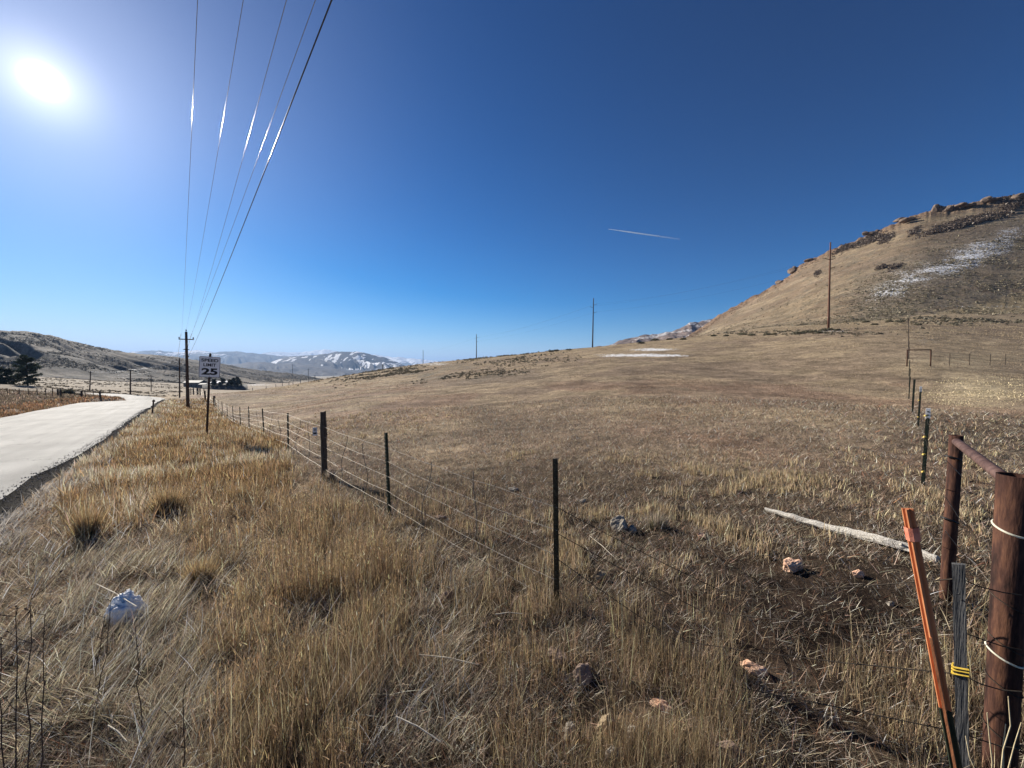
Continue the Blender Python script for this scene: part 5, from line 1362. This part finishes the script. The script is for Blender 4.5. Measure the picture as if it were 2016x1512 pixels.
rep = lambda a_: np.repeat(a_, nb, 0)
sp = rep(.02+.006*r)
x_, y_ = rep(X)+R_.normal(0,1,n_)*sp, rep(Y)+R_.normal(0,1,n_)*sp
hL = rep((.012+.022*cl)*(1+.02*r)*np.where(pale_, 1.5, 1))*R_.uniform(.4,1.4,n_)
blades('field_turf', x_, y_, zt(x_, y_), hL, R_.uniform(.1,.9,n_), R_.uniform(0,6.28,n_), rep(.0012+.0010*r), rep(base)*np.exp(R_.normal(-.05,.4,(n_,1))), seed=5)
# 6. pale tan tufts in the field
tuft_z = [(1100,905,90,12,.7),(1340,935,110,22,.9),(1480,950,90,22,.9),(1560,960,70,20,.8),(1300,1010,260,60,.22),(1480,1060,180,50,.2),(760,815,120,14,.5),(700,845,120,16,.5),(1890,1000,60,110,.9),(1820,960,70,60,.6),(1950,930,60,50,.5),(1160,1080,60,50,.6),(1640,905,160,18,.25),(1750,1010,60,30,.5),(1240,1080,200,60,.3)]
X, Y, r, R_ = scatter(120000, 1.9, 30, -35, 58, 6)
Z = zt(X, Y, False); U_, V_ = proj(X, Y, Z); d_ = 0
for a_, b_, c_, e_, f_ in tuft_z: d_ = d_+f_*gs(U_,V_,a_,b_,c_,e_)
cl = fbm(X/.5, Y/.5, 3, 310)
keep = (R_.uniform(0,1,len(X)) < np.clip(d_,0,1)*sst(.46,.64,cl)*.42*np.clip(1-1.2*gs(U_,V_,1610,1210,250,120),0,1)) & (fence_w(X,Y) < 0)
X, Y, r, cl = X[keep], Y[keep], r[keep], cl[keep]; nb = 7; n_ = len(X)*nb
x_, y_ = rep(X) if False else np.repeat(X,nb)+R_.normal(0,.03,n_), np.repeat(Y,nb)+R_.normal(0,.03,n_)
blades('tan_tufts', x_, y_, zt(x_, y_), np.repeat(.06+.13*cl,nb)*R_.uniform(.4,1.3,n_), R_.uniform(.03,.45,n_), R_.uniform(0,6.28,n_), np.repeat(.0015+.0011*r,nb), vary(tanc, n_, R_, .35), seed=6)
# 7. verge and field left of the road
X, Y, r, R_ = scatter(150000, 12, 130, -60, -36, 7)
keep = (fence_w(X,Y) > 11) & offroad(X, Y, .2); X, Y, r = finish(X, Y, r, keep)
cl = fbm(X/1.5, Y/1.5, 3, 311); keep = R_.uniform(0,1,len(X)) < sst(.38,.6,cl); X, Y, r = finish(X, Y, r, keep)
n_ = len(X); d_, _ = road_near(X, Y); nearr = (d_ < 8)
col = np.where((nearr & (R_.uniform(0,1,n_) < .7))[:,None], vary((.34,.20,.11), n_, R_, .4), vary((.25,.195,.14), n_, R_, .4))
blades('left_verge_grass', X, Y, zt(X, Y), R_.uniform(.12,.45,n_), R_.uniform(.05,.5,n_), R_.uniform(0,6.28,n_), .002+.0013*r, col, seed=7)
# 8. verge beyond the sign, dense and soft
X, Y, r, R_ = scatter(110000, 6, 75, -50, -30, 8)
w_ = fence_w(X, Y); keep = (w_ > -.1) & offroad(X, Y, .2) & (w_ < 5.2) & (R_.uniform(0,1,len(X)) < sst(6,15,r)*sst(.3,.55,fbm(X/.8, Y/.8, 3, 340))); X, Y, r = finish(X, Y, r, keep); n_ = len(X)
nn_ = (fbm(X/2, Y/2, 3, 312)+R_.normal(0,.09,n_))[:,None]; nn_ = nn_ + (.16*sst(3.3,4.6,w_[keep] if False else fence_w(X,Y)))[:,None]; col = np.where(nn_ > .60, vary(strawc, n_, R_, .3), vary((.36,.245,.13), n_, R_, .45))
blades('far_verge_grass', X, Y, zt(X, Y), R_.uniform(.10,.38,n_)*(.55+.8*fbm(X/1.3, Y/1.3, 3, 341)), R_.uniform(.03,.6,n_), R_.uniform(0,6.28,n_), .002+.0012*r, col, seed=8)

# gravel and crumbled asphalt along the near edge of the road
R_ = np.random.default_rng(55); N = 9000
t_ = R_.uniform(0,1,N)**1.0; k_ = np.interp(seg[2]+t_*45, ss, np.arange(len(ss))); i_k = k_.astype(int); off_ = RW/2-.1+np.abs(R_.normal(0,.28,N))
gx_ = rc[i_k,0]+rn[i_k,0]*off_+rt[i_k,0]*R_.uniform(-.3,.3,N); gy_ = rc[i_k,1]+rn[i_k,1]*off_+rt[i_k,1]*R_.uniform(-.3,.3,N)
gz_ = np.where(off_ < RW/2+.05, rc[i_k,2]+.005, np.maximum(zt(gx_, gy_), rc[i_k,2]-.07-.4*(off_-RW/2)))+.004
sz_ = R_.uniform(.004,.014,N)*(1+.02*np.hypot(gx_,gy_))
oc = np.array([(1,0,0),(0,1,0),(-1,0,0),(0,-1,0),(0,0,1),(0,0,-1)], float)
v = (np.stack([gx_,gy_,gz_],1)[:,None]+oc[None]*sz_[:,None,None]*R_.uniform(.5,1.2,(N,6,1))).reshape(-1,3)
tr_ = np.array([(0,1,4),(1,2,4),(2,3,4),(3,0,4),(1,0,5),(2,1,5),(3,2,5),(0,3,5)]); tr_ = (np.arange(N)[:,None,None]*6+tr_[None]).reshape(-1,3)
o = mesh_np('roadside_gravel', v, tris=tr_, mat=leaf_mat('gravel_bits', 0, .0), col=np.repeat(np.array([.20,.185,.17])*R_.uniform(.4,1.8,(N,1)), 6, 0)); tag(o, kind='stuff')

# ------------------------------------------------------------------ weeds one can pick out
def weed(name, lab, base, tips, r, mat, cat, group, branches=0, seed=0):
    R_ = random.Random(seed); o = thing(name, lab, cat, base, group); 
    for tp in tips:
        pts = []; 
        for k in range(7):
            t = k/6; p = np.array(base)*(1-t)+np.array(tp)*t+np.array([R_.uniform(-.008,.008), R_.uniform(-.008,.008), 0]); pts.append(p-np.array(base))
        MB().tube(pts, [r*(1-.6*k/6) for k in range(7)], 6).build('stem', mat, o)
        if branches:
            for b_ in range(branches):
                k = R_.randint(2,6); p = pts[k]; a_ = R_.uniform(0,6.28); L_ = R_.uniform(.03,.12); q = p+np.array([math.cos(a_)*L_, math.sin(a_)*L_, L_*R_.uniform(.4,1.2)])
                MB().tube([p, (p+q)/2+np.array([0,0,-.006]), q-(q-p)*.03, q, q+(q-p)*.06], [r*.45, r*.35, r*.25, r*1.1, r*.6], 5).build('twig', mat, o)
M_weed = noise_mat('dark_weed', (.035,.022,.018), (.10,.065,.05), 30, .9, 0, .2)
M_stalk = noise_mat('pale_stalk', (.42,.33,.19), (.62,.52,.33), 40, .8, 0, .1)
wl = [(25,1640,30,1215,1.25),(45,1600,62,1180,1.35),(70,1560,90,1210,1.45),(5,1480,-2,1260,1.6),(190,1395,222,1180,2.0),(275,1450,268,1235,1.8),(185,1330,205,1215,2.2),(362,1500,366,1340,1.6)]
labs = ['dark branching dead weed stalk, leftmost at the bottom corner','tall dark dead weed stalk at the lower left corner','dark dead weed stalk right of the corner ones','short dark dead weed at the left edge','thin dark weed crossing in front of the snow lump','dark weed stalk below and right of the snow lump','thin dark weed just left of the snow lump','thin dark weed low in the straw right of the snow lump']
for i_, (u0,v0,u1,v1,Y_) in enumerate(wl):
    b_ = P(u0, v0, Y_); b_[2] = gz(b_[0], b_[1]); t_ = P(u1, v1, Y_*1.02)
    weed('dead_weed', labs[i_], b_, [t_], .0028, M_weed, 'weed', 'dark dead weeds at lower left', 7, i_)
cl_ = [(1958,1560,1942,1512-70,1.35),(1950,1540,1985,1372,1.3),(1975,1570,1978,1422,1.32),(1995,1570,2002,1418,1.3),(2008,1550,2006,1430,1.33)]
b_ = P(1965, 1600, 1.35); b_[2] = gz(b_[0], b_[1])
weed('cut_stalks', 'pale straw coloured stalks in front of the rusty corner pipe base', b_, [P(1942,1400,1.3), P(1986,1372,1.33), P(1979,1425,1.35), P(2003,1420,1.36), P(1900,1450,1.4), P(2010,1560,1.3)], .0038, M_stalk, 'stalks', None, 0, 4)
for i_, (u0,v0,u1,v1,lb) in enumerate([(825,1322,942,1340,'long white dry stalk lying flat, left of the long pink rock'),(975,1237,1028,1233,'short white dry stalk at the centre bottom'),(780,1450,868,1500,'pale dry stalk slanting near the bottom edge'),(215,1470,252,1500,'white dry stalk near the bottom left'),(190,1185,272,1262,'long pale stalk crossing over the snow lump'),(1145,1075,1165,1100,'grey dead twig right of the dark steel post'),(1160,1062,1215,1110,'curved grey dead twig left of the big pale rock')]):
    a_, c_ = place(u0, v0), place(u1, v1); a_[2] += .10 if i_ < 5 else .04; c_[2] += .09 if i_ < 5 else .03
    if i_ == 4: a_[2] += .06; c_[2] += .16
    m_ = (a_+c_)/2+np.array([0,0,.012])
    tag(MB().tube([a_, m_, c_], [.003,.0035,.0025], 6).build('dry_stalk', noise_mat('white_stalk', (.38,.32,.24), (.62,.56,.45), 30, .8, 0, .1)), lb, 'dry stalk', 'pale stalks lying in the grass')

# ------------------------------------------------------------------ haze: one closed box of even thin air round the whole scene
me = bpy.data.meshes.new('haze'); hb = 44000.0
zlo = float(min(v.co.z for v in g.data.vertices))-1.5; zhi = 1000.0
MBh = MB().box((0,0,(zlo+zhi)/2), (2*hb, 2*hb, zhi-zlo)); hz_ = MBh.build('haze', None); tag(hz_, kind='stuff')
m, nt, out = new_mat('thin_air'); pv = nt.nodes.new('ShaderNodeVolumePrincipled')
pv.inputs['Color'].default_value = (.34,.54,.90,1); pv.inputs['Density'].default_value = HAZE; pv.inputs['Anisotropy'].default_value = 0.15
nt.links.new(pv.outputs[0], out.inputs['Volume']); hz_.data.materials.append(m)
